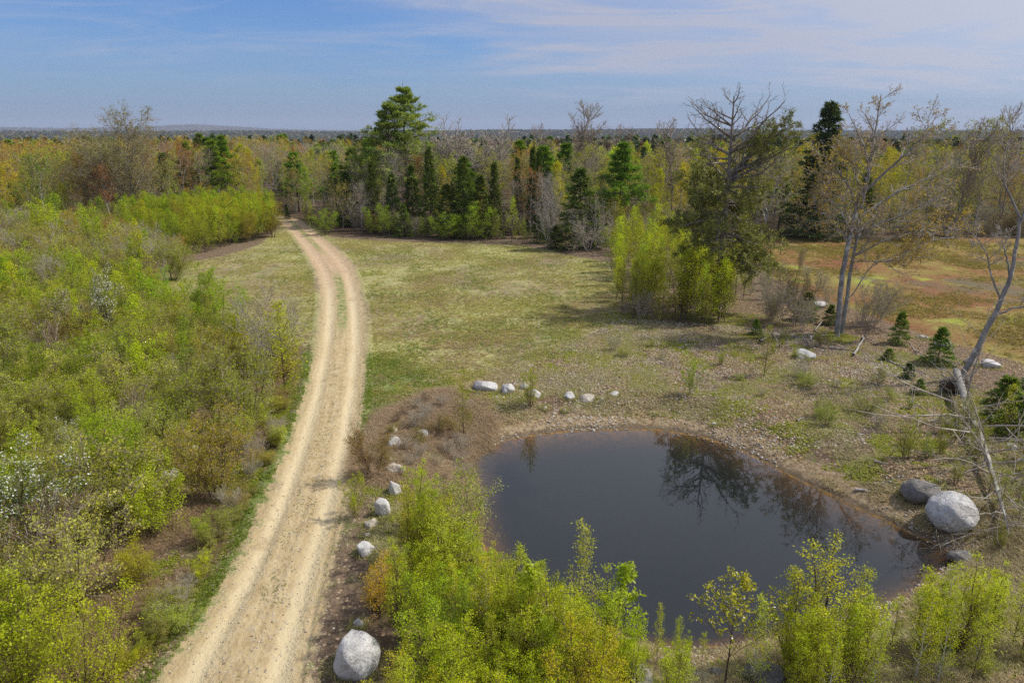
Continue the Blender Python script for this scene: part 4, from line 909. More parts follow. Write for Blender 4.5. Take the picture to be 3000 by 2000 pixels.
for x, y in scatter(BK, 30, 1.0):
    rec_ = rnd.choice([NB[2], SHRUB[0], SHRUB[2], BARESH[0], NB[1]]).place('low_sapling', (x, y, h1(x, y)), rnd.uniform(.4, 1.1), 'waist-high pale green seedling on the stony bank above the pond', 'sapling', 'seedlings on the stony bank above the pond', jit((.27, .31, .06), .15), rnd.uniform(0, 6.28), rnd.uniform(1.0, 1.5), tname='stem', cname='foliage'); rec(rec_, 'pale green seedling', 'bank')
LBK = px_poly([(860, 1080), (900, 960), (1010, 910), (1090, 930), (1075, 1010), (1070, 1080), (1030, 1100), (930, 1100)])
for x, y in scatter(LBK, 26, .7):
    rec_ = rnd.choice(BARESH+SHRUB[:1]).place('low_shrub', (x, y, h1(x, y)), rnd.uniform(.4, .9), 'low brownish brambly plant between the track and the left shore', 'shrub', 'brambly plants between track and left shore', jit((.26, .20, .05), .2), rnd.uniform(0, 6.28), 1.4, tname='stems', cname='foliage'); rec(rec_, 'low brambly plant', 'near')
# more light birches round the near right shore, brown leafless saplings by the heath
for cx_, cy_, n_, lo_, hi_ in [(1830, 1555, 8, 1.7, 2.8), (2170, 1515, 10, 1.6, 2.7), (1975, 1540, 6, 1.4, 2.3), (2270, 1470, 5, 1.2, 2.0), (1240, 1540, 6, 1.9, 2.8), (1560, 1560, 3, .8, 1.4), (1360, 1560, 5, 1.7, 2.5), (1175, 1480, 8, 1.9, 2.8)]:
    X0, Y0, _ = ground(cx_, cy_)
    for _ in range(n_):
        x, y = X0+rnd.gauss(0, .75), Y0+rnd.gauss(0, .5)
        if poly_sd(np.array([x]), np.array([y]), POND)[0] < .3: continue
        rec_ = rnd.choice(NB).place('leafing_sapling', (x, y, h1(x, y)), rnd.uniform(lo_, hi_), '', 'sapling', 'light saplings on the near shore', jit(rnd.choice([LIME, (.46, .48, .05), (.42, .44, .03)]), .1), rnd.uniform(0, 6.28), rnd.uniform(.9, 1.3), tname='stem', cname='foliage'); rec(rec_, 'light leafing sapling', 'near')
HB = px_poly([(1700, 640), (1860, 620), (1900, 700), (2000, 720), (2100, 740), (2060, 780), (1850, 770), (1720, 750)])
for x, y in scatter(HB, 22, .9)+scatter(px_poly([(1400, 610), (1700, 620), (1720, 745), (1480, 750), (1400, 700)]), 24, .35):
    rec_ = rnd.choice(BARESH).place('bare_shrub', (x, y, h1(x, y)), rnd.uniform(.9, 2.3), '', 'shrub', 'bare saplings along the edge of the heath', jit(OLIVE), rnd.uniform(0, 6.28), rnd.uniform(.6, .9), tname='stems', cname='twigs'); rec(rec_, 'bare brown sapling', 'row')
# ---- every scattered plant is described by the landmark it stands nearest to
LM = {'left': [(45, 1300, 'the white blossoming bush'), (215, 1640, 'the vivid bush at the bottom left'), (335, 1330, 'the low yellow green bush by the verge'), (175, 1400, 'the pale willow-like shrub'), (500, 1160, 'the orange tinged shrub by the verge'), (250, 1225, 'the wide olive shrub'),
               (190, 1100, 'the white dotted shrub'), (560, 985, 'the dark stemmed olive shrub'), (350, 960, 'the large pale shrub mid thicket'), (440, 870, 'the fresh green birch'), (110, 830, 'the big brown stemmed shrub'), (225, 800, 'the white-flowered shrub'),
               (632, 850, 'the tall twiggy corner shrub'), (60, 950, 'the left photo edge halfway up'), (362, 650, 'the pale log'), (112, 620, 'the white birch trunk'), (262, 600, 'the short white trunk'), (20, 700, 'the upper left photo edge'), (60, 610, 'the far left corner of the thicket'), (185, 640, 'the gap between the two white trunks'), (330, 625, 'the far thicket corner by the meadow'), (20, 1500, 'the lower left photo edge')],
      'row': [(1660, 735, 'the fullest birch of the row'), (1560, 740, 'the white-stemmed birch'), (1465, 720, 'the pale front birch'), (1400, 620, 'the meadow corner'), (1560, 600, 'the back of the birch row'), (1716, 622, 'the leaning birch'), (1922, 772, 'the forked maple'), (1850, 735, 'the small dark fir'), (2062, 790, 'the slender small fir')],
      'vivid': [(300, 560, 'the left end of the thicket'), (400, 580, 'the thicket corner at the meadow'), (500, 570, 'the middle of the meadow side'), (620, 545, 'the track end of the thicket'), (460, 515, 'the back of the thicket'), (600, 510, 'the back corner by the track')],
      'edge': [(112, 545, 'the white birch trunk'), (318, 520, 'the broad round tree'), (398, 520, 'the slim white birch'), (660, 503, 'the end of the track'), (800, 520, 'the dark fir right of the track'), (938, 512, 'the tallest pine'), (1068, 545, 'the tallest dark spire'), (1188, 545, 'the thin spruce spires'),
               (1330, 572, 'the broad corner fir'), (1500, 545, 'the back of the birch row'), (1652, 556, 'the ragged dead-topped spruce'), (1868, 547, 'the tall narrow fir'), (2100, 546, 'the forked maple, beyond the heath'), (2300, 546, 'the leaning tree, beyond the heath'), (-100, 560, 'the far left edge')],
      'near': [(812, 1548, 'the largest white boulder'), (838, 1274, 'the blocky white boulder'), (876, 1186, 'the tall jagged boulder'), (905, 1010, 'the top of the boulder row'), (1052, 1285, 'the willow bush'), (1150, 1480, 'the birch at the pond corner'), (945, 1330, 'the clump behind the boulders'), (1330, 1500, 'the tall tapering birch'),
               (1208, 1530, 'the left vivid sapling'), (1432, 1530, 'the right vivid sapling'), (1038, 1550, 'the white stone under the saplings'), (1665, 1575, 'the cherry'), (1765, 1578, 'the large weathered boulder'), (1870, 1545, 'the bushy birch right of the cherry'), (2175, 1490, 'the bushy birch at the pond end'), (2320, 1450, 'the right photo edge')],
      'bank': [(1586, 905, 'the lone vivid bush'), (1852, 824, 'the rounded grey boulder'), (2192, 905, 'the root plate'), (2250, 1040, 'the middle of the fallen trunk'), (2305, 1220, 'the tip of the fallen trunk'), (2190, 1222, 'the huge pale boulder'), (2128, 1152, 'the dark lichened boulder'), (1755, 862, 'the thin pale sapling'),
               (1465, 760, 'the foot of the birch row'), (2085, 868, 'the tiny fir seedling'), (2300, 965, 'the bushy dark fir'), (1950, 920, 'the grassy slope of the bank'), (1380, 850, 'the stones above the pond')]}
LMW = {r_: [(*ground(a, b)[:2], t) for a, b, t in v] for r_, v in LM.items()}
ORD = ['', 'second ', 'third ', 'fourth ', 'fifth ', 'sixth ', 'seventh ', 'eighth ', 'ninth ', 'tenth ', 'eleventh ', 'twelfth ']
BK_ = {}
for o, ph, x, y, rg in REC:
    a, b, t = min(LMW[rg], key=lambda q: (q[0]-x)**2+(q[1]-y)**2); dx, dy = x-a, y-b
    dx -= dy*a/max(b, 5)
    rel_ = ('right of' if dx > 0 else 'left of') if abs(dx) > abs(dy)*.6 else ('behind' if dy > 0 else 'in front of')
    BK_.setdefault((ph, rel_, t), []).append((dx*dx+dy*dy, o))
for (ph, rel_, t), v in BK_.items():
    v.sort(key=lambda q: q[0])
    for q, (_, o) in enumerate(v):
        if q < 12: o['label'] = '%s%s %s %s' % (ORD[q], ph, rel_, t) if q else 'nearest %s %s %s' % (ph, rel_, t)
        else: o['label'] = 'one of the farther %s %s %s' % (ph+('es' if ph.endswith('ch') else 's'), rel_, t); o['group'] = o['label'].replace('one of the ', '')
print('forest', rowcount)
# ---------------------------------------------------------------- rocks
def rock_mat(name, c1, c2, c3):
    m, k, out = new_mat(name); tc = k.n.new('ShaderNodeTexCoord').outputs['Object']
    n1, n2, n3 = k.noise(1.6, 5, tc, .6), k.noise(9, 5, tc, .7), k.noise(34, 3, tc, .6)
    c = k.mix(k.ss(n1, .35, .65), c1, c2); c = k.mix(k.ss(n2, .56, .66, 0, .7), c, c3); c = k.mix(k.ss(n3, .5, .7, 0, .35), c, (.12, .11, .10))
    n4 = k.noise(3.2, 6, tc, .75, dist=.8); c = k.mix(k.ss(n4, .56, .64, 0, .55), c, (.20, .185, .16))
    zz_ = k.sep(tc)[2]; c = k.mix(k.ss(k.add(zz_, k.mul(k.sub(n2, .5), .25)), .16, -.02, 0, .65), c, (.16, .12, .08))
    h = k.add(k.mul(n4, .5), k.add(k.mul(n2, .4), k.mul(n3, .2))); principled(k, out, c, .92, k.bump(h, .9, .10), .15); return m
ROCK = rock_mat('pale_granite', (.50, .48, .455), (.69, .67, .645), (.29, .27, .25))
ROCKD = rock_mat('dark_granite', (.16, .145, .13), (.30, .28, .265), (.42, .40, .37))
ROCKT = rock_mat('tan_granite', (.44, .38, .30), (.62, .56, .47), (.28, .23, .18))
import bmesh
def rock(px, py, wpx, hpx, label, mat=ROCK, seed=0, sink=.28, depth=.85, rz=0.0, cat='boulder', name='boulder', sub=4, flat=1.0):
    """px,py: centre of the stone's foot line"""
    x, y, z = ground(px, py); rng = np.random.RandomState(500+seed)
    dist = y*CP+(CAMZ-z)*SP; wm_ = wpx/1568*dist*1.03; sink *= 1.25 if wpx > 60 else 1.5
    hm = max(.06, hpx/1568*dist)*.92
    bm = bmesh.new(); bmesh.ops.create_icosphere(bm, subdivisions=sub, radius=1)
    co = np.array([v.co[:] for v in bm.verts]); 
    for _ in range(5 if 'smooth' in label or 'dark lich' in label else 13):
        n = unit(rng.randn(3)+np.array([0, 0, .3])); d = rng.uniform(.60, .88) if 'smooth' not in label else rng.uniform(.8, .95); s = co@n
        co = co-np.maximum(s-d, 0)[:, None]*n*.95
    o = rng.rand(3)*50
    q = .34*fbm(co[:, 0]*1.3+o[0]+co[:, 2], co[:, 1]*1.3+o[1]-co[:, 2]*.7, 4)+.09*fbm(co[:, 0]*5+o[2], co[:, 1]*6+co[:, 2]*5, 3, N2)
    co = co*(1+q)[:, None]; co /= np.abs(co).max(0)
    co = co*np.array([wm_/2, wm_/2*depth, hm/2/(1-sink*.5)*flat])
    c_, s_ = math.cos(rz), math.sin(rz); co = co@np.array([[c_, s_, 0], [-s_, c_, 0], [0, 0, 1]])
    co[:, 2] += co[:, 2].max()*(1-sink*1.6)
    for v, c in zip(bm.verts, co): v.co = c
    me = bpy.data.meshes.new(name); bm.to_mesh(me); bm.free(); me.materials.append(mat)
    me.polygons.foreach_set('use_smooth', np.ones(len(me.polygons), bool))
    o_ = link(name, me, loc=(x, y+wm_*.25*depth, z)); tag(o_, label, cat); return o_
rocks = [
 (812, 1548, 114, 112, 'largest whitish boulder beside the near end of the track', ROCK, .22, .95), (2194, 1226, 114, 98, 'huge smooth pale grey boulder at the right end of the pond', ROCK, .16, .95), (2128, 1152, 96, 52, 'dark lichened boulder tucked behind the huge pale one', ROCKD, .3, .8),
 (2214, 1290, 62, 30, 'low dark stone at the water by the right end of the pond', ROCKD, .3, .8),
 (1116, 896, 58, 34, 'broad white boulder at the left end of the row above the pond', ROCK, .3, .7), (1164, 903, 36, 28, 'second boulder from the left in the row above the pond', ROCK, .3, .9), (1205, 893, 22, 18, 'small boulder behind the sapling in the row above the pond', ROCK, .3, .9), (1226, 914, 34, 28, 'pitted boulder right of the sapling in the row above the pond', ROCK, .3, .9),
 (1308, 915, 30, 20, 'rounded pale stone at the middle of the far pond bank', ROCK, .3, .9), (1348, 924, 42, 26, 'slanting flat-faced stone right of the rounded pale one', ROCKT, .3, .8), (1411, 908, 30, 10, 'low flat stone at the right end of the row above the pond', ROCK, .4, .8), (1297, 950, 12, 10, 'small stone just below the row on the far bank', ROCKT, .3, .9), (1383, 920, 10, 8, 'tiny stone touching the slanting flat-faced one', ROCK, .3, .9), (1502, 960, 10, 8, 'single small stone above the far waterline', ROCKT, .3, .9),
 (903, 998, 28, 26, 'brown-stained stone at the top end of the row beside the track', ROCKT, .3, .9), (904, 1026, 42, 34, 'grey stone under brambles in the row beside the track', ROCK, .3, .9), (932, 1021, 12, 11, 'small round white cobble right of the row beside the track', ROCK, .2, 1), (968, 1004, 34, 22, 'broken white stone among dead stems', ROCK, .35, .9),
 (908, 1090, 44, 30, 'flat brownish stone in the row beside the track', ROCKT, .35, .9), (905, 1136, 36, 44, 'upright white boulder in the row beside the track', ROCK, .25, .9), (876, 1186, 38, 52, 'tall jagged white boulder in the row beside the track', ROCK, .22, .8), (850, 1212, 32, 26, 'stone at the foot of the tall jagged white boulder', ROCKT, .3, .9), (842, 1234, 20, 14, 'smallest stone near the lower end of the row beside the track', ROCKT, .3, .9), (838, 1274, 42, 36, 'blocky white boulder at the lower end of the row beside the track', ROCK, .25, .9), (822, 1440, 26, 26, 'pale stone peeping out above the largest boulder', ROCK, .3, .9), (1038, 1550, 30, 30, 'white stone under the near saplings', ROCK, .3, .9),
 (1765, 1578, 102, 62, 'large weathered grey boulder at the bottom edge right of the cherry', ROCKD, .3, .8), (1840, 1535, 58, 50, 'rough grey boulder behind the large weathered one', ROCKD, .25, .9), (1463, 1575, 74, 42, 'pinkish grey boulder at the bottom edge left of the cherry', ROCKT, .35, .9), (1588, 1560, 52, 34, 'half-buried grey stone left of the cherry stem', ROCKD, .4, .9), (1648, 1556, 40, 28, 'small grey stone at the foot of the cherry stem', ROCKD, .4, .9),
 (1852, 824, 44, 26, 'rounded grey boulder below the forked maple', ROCK, .3, .8), (1882, 703, 46, 14, 'flat white rock behind the forked maple', ROCK, .4, .9), (2120, 778, 28, 14, 'low pale rock behind the fullest small fir', ROCKT, .4, .9), (2172, 796, 40, 30, 'grey rock showing right of the fullest small fir', ROCK, .3, .9), (2232, 838, 30, 26, 'brownish rock behind the leaning trunk', ROCKT, .3, .9), (2278, 845, 44, 24, 'wide pale rock right of the leaning trunk', ROCK, .35, .9), (2324, 1030, 24, 16, 'small rock under the firs at the right edge', ROCK, .3, .9),
 (518, 842, 30, 22, 'pale rock high in the left thicket', ROCK, .3, .9), (594, 862, 50, 24, 'broad pale rock behind the olive shrub in the left thicket', ROCK, .3, .8), (536, 915, 34, 26, 'pale rock left of the olive shrub stems', ROCK, .3, .9), (441, 1050, 40, 34, 'bluish white rock between stems in the left thicket', ROCK, .3, .9), (384, 1100, 44, 30, 'bluish white rock lowest in the left thicket', ROCK, .3, .9),
 (893, 1060, 22, 16, 'stained stone half sunk above the flat brownish one', ROCKT, .4, .8), (922, 1122, 18, 14, 'small stone leaning on the upright white boulder', ROCK, .35, .8), (862, 1166, 20, 16, 'low stone above the tall jagged white boulder', ROCKD, .4, .8), (864, 1262, 16, 12, 'little grey stone right of the blocky white boulder', ROCKD, .4, .8), (886, 1210, 14, 10, 'small tan stone right of the tall jagged boulder', ROCKT, .4, .8),
 (1420, 570, 24, 7, 'flat white stone at the far right of the meadow', ROCK, .4, .9), (1252, 947, 14, 10, 'small tan stone on the left of the far bank', ROCKT, .3, .9), (1640, 985, 12, 9, 'small pale stone on the stony right bank', ROCK, .3, .9)]
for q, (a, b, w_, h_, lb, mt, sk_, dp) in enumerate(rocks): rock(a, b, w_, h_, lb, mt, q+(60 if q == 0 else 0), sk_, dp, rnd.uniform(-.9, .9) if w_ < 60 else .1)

# ---------------------------------------------------------------- fallen dead tree and its root plate
def px_ground_line(pts, lift):
    return [(*(lambda g_: (g_[0], g_[1]))(ground(a, b)), ground(a, b)[2]+l) for (a, b), l in zip(pts, lift)]
rng = np.random.RandomState(77)
fl = np.array(px_ground_line([(2190, 885), (2215, 960), (2250, 1040), (2275, 1120), (2300, 1200), (2312, 1250)], [.75, .6, .5, .45, .4, .35]))
f0 = fl[0].copy(); f0[2] = h1(f0[0], f0[1])
tt = np.linspace(0, 5, 24); ii = np.minimum(tt.astype(int), 4); ff_ = (tt-ii)[:, None]; Q = fl[ii]*(1-ff_)+fl[ii+1]*ff_
for _ in range(3): Q[1:-1] = .25*Q[:-2]+.5*Q[1:-1]+.25*Q[2:]
Q = (Q-f0)[None]; Rq = np.linspace(.17, .02, 24)[None]; LL = np.array([np.linalg.norm(fl[-1]-fl[0])])
g = Geo(); g.tube(Q, Rq, 9); c = Geo()
P1, R1, L1 = kids(Q, Rq, LL, 46, rng, .18, .99, 68, 12, lambda t: .30*(1.2-.8*t), .4, .008, 6, .14, .02); c.tube(P1, R1, 5)
P2, R2, L2 = kids(P1, R1, L1, 8, rng, .2, 1, 50, 12, lambda t: .42*(1.2-.6*t), .6, .006, 4, .15, 0); c.tube(P2, R2, 3)
P3, R3, L3 = kids(P2, R2, L2, 4, rng, .2, 1, 50, 12, lambda t: .45+0*t, .6, .004, 3, .15, 0); c.tube(P3, R3, 3)
leaves(c, P3, 1, .04, rng, 1, .02, .2)
root = link('fallen_tree', None, loc=tuple(f0)); tag(root, 'fallen dead spruce with grey lichened twigs lying towards the pond at the right', 'fallen tree')
link('trunk', g.mesh('fallen_trunk', [BARK_PALE], True), root); link('branches', c.mesh('fallen_branches', [TWIG_GREY, BUD]), root).color = (.42, .44, .33, 1)
# root plate
r0 = ground(2192, 905); g = Geo(); n = 34
a = rng.rand(n)*6.28; el = rng.randn(n)*.5
D = np.c_[np.cos(a)*np.cos(el), .4*np.sin(a), np.sin(el)*.9+.1]; P0 = np.c_[rng.randn(n)*.15, rng.randn(n)*.1, .45+rng.rand(n)*.3]
Lr = rng.uniform(.5, 1.6, n); Pq = march(P0, D, Lr, 8, .28, -.05, rng); Rq = (.015+.028*rng.rand(n))[:, None]*(1-np.linspace(0, .8, 8))[None]; g.tube(Pq, Rq, 5)
P1, R1, L1 = kids(Pq, Rq, Lr, 4, rng, .3, 1, 45, 15, lambda t: .4+0*t, .6, .005, 5, .25, -.02); g.tube(P1, R1, 4)
root = link('root_plate', None, loc=r0); tag(root, 'upturned root plate with pale tangled roots at the foot of the leaning tree', 'tree roots')
link('roots', g.mesh('roots', [BARK_DEAD], True), root)
bm = bmesh.new(); bmesh.ops.create_icosphere(bm, subdivisions=4, radius=1)
for v in bm.verts:
    p = np.array(v.co); q = 1+.5*float(fbm(np.array([p[0]*2+p[2]]), np.array([p[1]*2-p[2]]), 4)[0]); v.co = (p[0]*.75*q, p[1]*.32*q+.15, p[2]*.42*q+.42)
me = bpy.data.meshes.new('soil'); bm.to_mesh(me); bm.free()
SOIL, k, out = new_mat('root_soil'); nn = k.noise(9, 5, k.pos(), .7); principled(k, out, k.mix(k.ss(nn, .4, .65), (.07, .045, .03), (.16, .11, .075)), .95, k.bump(nn, .9, .08), .1)
me.materials.append(SOIL); link('soil', me, root)
# stumps, broken wood
def stick(pts_px, r_, label, cat='log', name='fallen_branch', mat=BARK_DEAD, lift=.06, forks=3):
    pts = np.array([(*ground(a, b)[:2], ground(a, b)[2]+lift) for a, b in pts_px]); b0 = pts[0].copy()
    t = np.linspace(0, len(pts)-1, 9); ii = np.minimum(t.astype(int), len(pts)-2); f = (t-ii)[:, None]; Q = (pts[ii]*(1-f)+pts[ii+1]*f-b0)
    Q[1:-1] += rng.randn(7, 3)*.02*np.linalg.norm(pts[-1]-pts[0]); g = Geo(); Rq = np.linspace(r_, r_*.45, 9)[None]; g.tube(Q[None], Rq, 6)
    if forks:
        P1, R1, L1 = kids(Q[None], Rq, np.array([np.linalg.norm(pts[-1]-pts[0])]), forks, rng, .3, 1, 48, 12, lambda t: .35+0*t, .6, .008, 5, .12, .06); g.tube(P1, R1, 4)
    o = link(name, g.mesh(name, [mat], True), loc=tuple(b0)); tag(o, label, cat)
stick([(347, 665), (362, 650), (376, 640)], .07, 'pale log poking out of the thicket onto the meadow', forks=1)
stick([(1862, 790), (1885, 745)], .07, 'short upright broken branch by the forked maple foot', lift=.2)
stick([(1960, 820), (1985, 775), (2005, 790)], .07, 'pale splintered stump wood below the forked maple', lift=.15)
stick([(1905, 800), (1975, 808)], .05, 'grey branch lying below the forked maple', forks=5)
stick([(1745, 790), (1775, 775), (1790, 800)], .08, 'charred broken stump at the end of the birch row', mat=BARK, lift=.2, forks=4)
stick([(2040, 830), (2070, 845), (2125, 860)], .05, 'thin dead branch lying left of the root plate', forks=6)
stick([(2620-560+32, 893), (2120, 905)], .03, 'short grey stick on the grassy bank', forks=1)
stick([(1830, 968), (1848, 960)], .04, 'pale wood fragment on the stony right bank', forks=0)
stick([(2008, 1062), (2036, 1068)], .04, 'thin pale stick lying above the dark boulder', forks=0)
stick([(1962, 1135), (2000, 1132)], .06, 'bleached driftwood piece above the right shore', forks=2)
stick([(1070, 1085), (1105, 1110), (1125, 1125)], .035, 'dead branch dipping into the left side of the pond', forks=9)
stick([(1065, 1060), (1100, 1085)], .03, 'pale forked twigs at the left waterline', forks=8)
stick([(2090, 790), (2125, 835)], .04, 'dead branch beside the slender small fir', forks=5)

# distant mast on the far ridge
A_ = math.atan2((473-1176)/1568, CP+(784-290)/1568*SP); mx, my = 7600*math.sin(A_), 7600*math.cos(A_); g = Geo()
hz_ = h1(mx, my)
for sx_, sy_ in ((-2, -2), (2, -2), (0, 2.4)): g.tube([[[sx_, sy_, -2], [sx_*.6, sy_*.6, 45], [0, 0, 92]]], [[.8, .7, .6]], 4)
for q in range(9): g.tube([[[-1.8, -1.8, q*9], [1.8, -1.8, q*9+9]]], [[.35, .35]], 3)
MAST, k, out = new_mat('mast_steel'); principled(k, out, (.35, .35, .36, 1), .5)
o = link('radio_mast', g.mesh('radio_mast', [MAST]), loc=(mx, my, hz_)); tag(o, 'thin radio mast on the distant blue ridge at the left', 'mast')

# ---------------------------------------------------------------- ground cover nobody could count
def wang(n, poly=None, fn=None, rmin=9, rmax=60, amin=-.75, amax=.75, pw=1.0, seed=0):
    g_ = np.random.RandomState(seed); a = g_.uniform(amin, amax, n); r = rmin+(rmax-rmin)*g_.rand(n)**pw
    x, y = r*np.sin(a), r*np.cos(a); m = np.ones(n, bool)
    if poly is not None: m &= poly_sd(x, y, poly) < 0
    x, y = x[m], y[m]
    if fn is not None: m = fn(x, y); x, y = x[m], y[m]
    return x, y, g_
RU = np.random.RandomState(99)
def jr(x): return .7*(RU.rand(len(x))-.5)
STRAW = foliage_mat('straw', trans=.3, var=.5, hue=(1.02, 1.0, .95))
def not_road(x, y, lim=1.0):
    s, al, hw = road_coords(x, y); return np.abs(s) > lim
def blades(name, x, y, g_, nb, hh, wd, mat, label, cat, bend=.5, flat=.2, col=(.2, .2, .1)):
    z = height(x, y); N = len(x); x = np.repeat(x, nb)+g_.randn(N*nb)*hh*.28; y = np.repeat(y, nb)+g_.randn(N*nb)*hh*.28; z = np.repeat(z, nb)-.01; M = len(x)
    a = g_.rand(M)*6.28; h_ = hh*(.5+g_.rand(M)); ln = bend*g_.rand(M)+flat
    d = np.c_[np.cos(a)*ln, np.sin(a)*ln, np.ones(M)]; d = unit(d)*h_[:, None]; s = np.c_[-np.sin(a), np.cos(a), np.zeros(M)]*wd*(.6+.8*g_.rand(M))[:, None]
    p = np.c_[x, y, z]; mid = p+d*.55; tip = p+d+np.c_[np.cos(a), np.sin(a), -np.ones(M)*.5]*(h_*ln*.45)[:, None]
    V = np.stack([p-s, p+s, mid+s*.8, tip, mid-s*.8], 1).reshape(-1, 3); b = np.arange(M)[:, None]*5
    me = mk_mesh(name, V, [b+np.array([[0, 1, 2, 4]]), b+np.array([[4, 2, 3]])], [mat], None, {'tint': np.repeat(g_.rand(M), 5)})
    o = link(name, me); tag(o, label, cat, kind='stuff'); o.color = (*col, 1); return o
def lushfn(x, y):
    m = np.minimum(poly_sd(x, y, LUSH[0]), poly_sd(x, y, LUSH[1])); return (m < .9-1.3*RU.rand(len(x))) & not_road(x, y, .93) & (N1(x*1.7, y*1.7)+N2(x*.6, y*.6)+1.6*jr(x) > 1.05)
x, y, g_ = wang(260000, fn=lushfn, rmin=10, rmax=45, amin=-.75, amax=.1, seed=1)
blades('green_grass', x, y, g_, 5, .09, .010, LEAF, 'short fresh green grass along both sides of the track', 'grass', col=(.19, .25, .04))
x, y, g_ = wang(110000, fn=lambda x, y: (lambda s: (((np.abs(s) < .24) & (N1(x*1.1, y*1.1) > .5)) | ((np.abs(s) > .80) & (np.abs(s) < 1.12)) & (N1(x*1.3, y*1.3) > .55)) & (N2(x*4, y*4)+1.2*jr(x) > .62))(road_coords(x, y)[0]), rmin=11, rmax=60, amin=-.7, amax=.0, seed=2)
blades('track_weeds', x, y, g_, 3, .045, .008, LEAF, 'scattered green weeds on the crown and edges of the dirt track', 'weeds', flat=.6, col=(.15, .19, .05))
x, y, g_ = wang(300000, fn=lambda x, y: (poly_sd(x, y, BANK) < 3) & (poly_sd(x, y, POND) > .9) & not_road(x, y, 1.15) & (N1(x*.45+3, y*.45)+.6*N2(x*1.6, y*1.6)+jr(x) > .95), rmin=9, rmax=50, amin=-.25, amax=.78, seed=3)
blades('dry_grass', x, y, g_, 4, .13, .007, STRAW, 'straw-coloured dry grass in tufts on the banks of the pond', 'dry grass', bend=.9, flat=.5, col=(.38, .34, .20))
x, y, g_ = wang(420000, fn=lambda x, y: (y < 24) & (x > 1.5) & (poly_sd(x, y, POND) > .25) & (N1(x*.8, y*.8)+.6*N2(x*2, y*2)+jr(x) > .75), rmin=8, rmax=26, amin=.0, amax=.85, seed=4)
blades('shore_grass', x, y, g_, 3, .17, .006, STRAW, 'pale dry grass and reeds along the near shore of the pond', 'dry grass', bend=1.0, flat=.4, col=(.38, .32, .20))
x, y, g_ = wang(300000, fn=lambda x, y: (poly_sd(x, y, LEFTB) < 0) & not_road(x, y, 1.3) & (N1(x*.7, y*.7)+.6*N2(x*2, y*2)+jr(x) > .85), rmin=10, rmax=60, amin=-.8, amax=-.0, seed=5)
blades('dead_stalks', x, y, g_, 3, .20, .006, STRAW, 'brown dead grass stalks on the floor of the left thicket', 'dead grass', bend=1.3, flat=.6, col=(.27, .19, .12))
x, y, g_ = wang(70000, fn=lambda x, y: (poly_sd(x, y, LBK) < .8) & (N1(x*.9, y*.9)+jr(x) > .5), rmin=18, rmax=36, amin=-.25, amax=.0, seed=6)
blades('matted_brambles', x, y, g_, 5, .34, .007, STRAW, 'matted reddish brown dead stems between the track and the pond', 'brambles', bend=1.6, flat=1.0, col=(.36, .27, .19))
x, y, g_ = wang(190000, fn=lambda x, y: (poly_sd(x, y, FIELD) < -.3) & not_road(x, y, 1.15) & (N1(x*.5, y*.5)+.5*N2(x*2, y*2)+1.3*jr(x) > .80), rmin=28, rmax=90, amin=-.5, amax=.2, seed=7)
blades('meadow_tufts', x, y, g_, 5, .10, .014, LEAF, 'thin yellowish green tufts growing over the meadow', 'grass', bend=.9, flat=.5, col=(.36, .34, .13))
x, y, g_ = wang(330000, fn=lambda x, y: (poly_sd(x, y, BARREN) < -.3) & (N1(x*.3, y*.3)+.5*N2(x*1.5, y*1.5)+1.3*jr(x) > .95), rmin=36, rmax=95, amin=.1, amax=.78, seed=8, pw=.8)
o = blades('heath_shrublets', x, y, g_, 4, .13, .016, LEAF, 'low reddish and olive shrublets covering the heath', 'heath plants', bend=.9, flat=.4, col=(.24, .20, .07))
x, y, g_ = wang(330000, fn=lambda x, y: (poly_sd(x, y, BANK) < 3) & (poly_sd(x, y, POND) > .8) & not_road(x, y, 1.15) & (N1(x*.6+9, y*.6)+.7*N2(x*1.9, y*1.9+4)+jr(x) > 1.12), rmin=9, rmax=50, amin=-.25, amax=.78, seed=31)
blades('ground_plants', x, y, g_, 4, .09, .020, LEAF, 'small green and yellowish plants growing through the litter on the banks', 'ground plants', bend=1.2, flat=.9, col=(.30, .33, .05))
x, y, g_ = wang(260000, fn=lambda x, y: (poly_sd(x, y, LEFTB) < 0) & not_road(x, y, 1.15) & (N1(x*.5+4, y*.5)+.7*N2(x*1.7, y*1.7+4)+jr(x) > .90), rmin=10, rmax=50, amin=-.8, amax=-.0, seed=32)
blades('thicket_floor_plants', x, y, g_, 4, .10, .020, LEAF, 'small green plants on the floor of the left thicket', 'ground plants', bend=1.2, flat=.9, col=(.26, .29, .04))
bx_ = []; RKS = [o for o in bpy.data.objects if o.name.startswith('boulder')]
for o in RKS:
    rr_ = max(o.dimensions.x, .15)*.55+.03; n_ = int(50+rr_*170); a_ = RU.rand(n_)*6.28; q_ = rr_*(.85+.35*RU.rand(n_)); bx_.append(np.c_[o.location.x+q_*np.cos(a_), o.location.y+q_*np.sin(a_)*.85])
bx_ = np.concatenate(bx_); m_ = poly_sd(bx_[:, 0], bx_[:, 1], POND) > .3; bx_ = bx_[m_]
blades('rock_side_grass', bx_[:, 0], bx_[:, 1], g_, 3, .16, .007, STRAW, 'dry grass grown up around the feet of the boulders', 'dry grass', bend=.9, flat=.4, col=(.36, .34, .15))
x, y, g_ = wang(70000, fn=lambda x, y: (poly_sd(x, y, FIELD) < .5) & not_road(x, y, 1.1) & (N1(x*.35+5, y*.35)+.6*N2(x*1.3, y*1.3+3)+jr(x) > 1.08), rmin=28, rmax=92, amin=-.5, amax=.2, seed=33)
blades('meadow_green', x, y, g_, 5, .13, .015, LEAF, 'darker green grass clumps in patches over the meadow', 'grass', bend=.8, flat=.5, col=(.20, .25, .06))
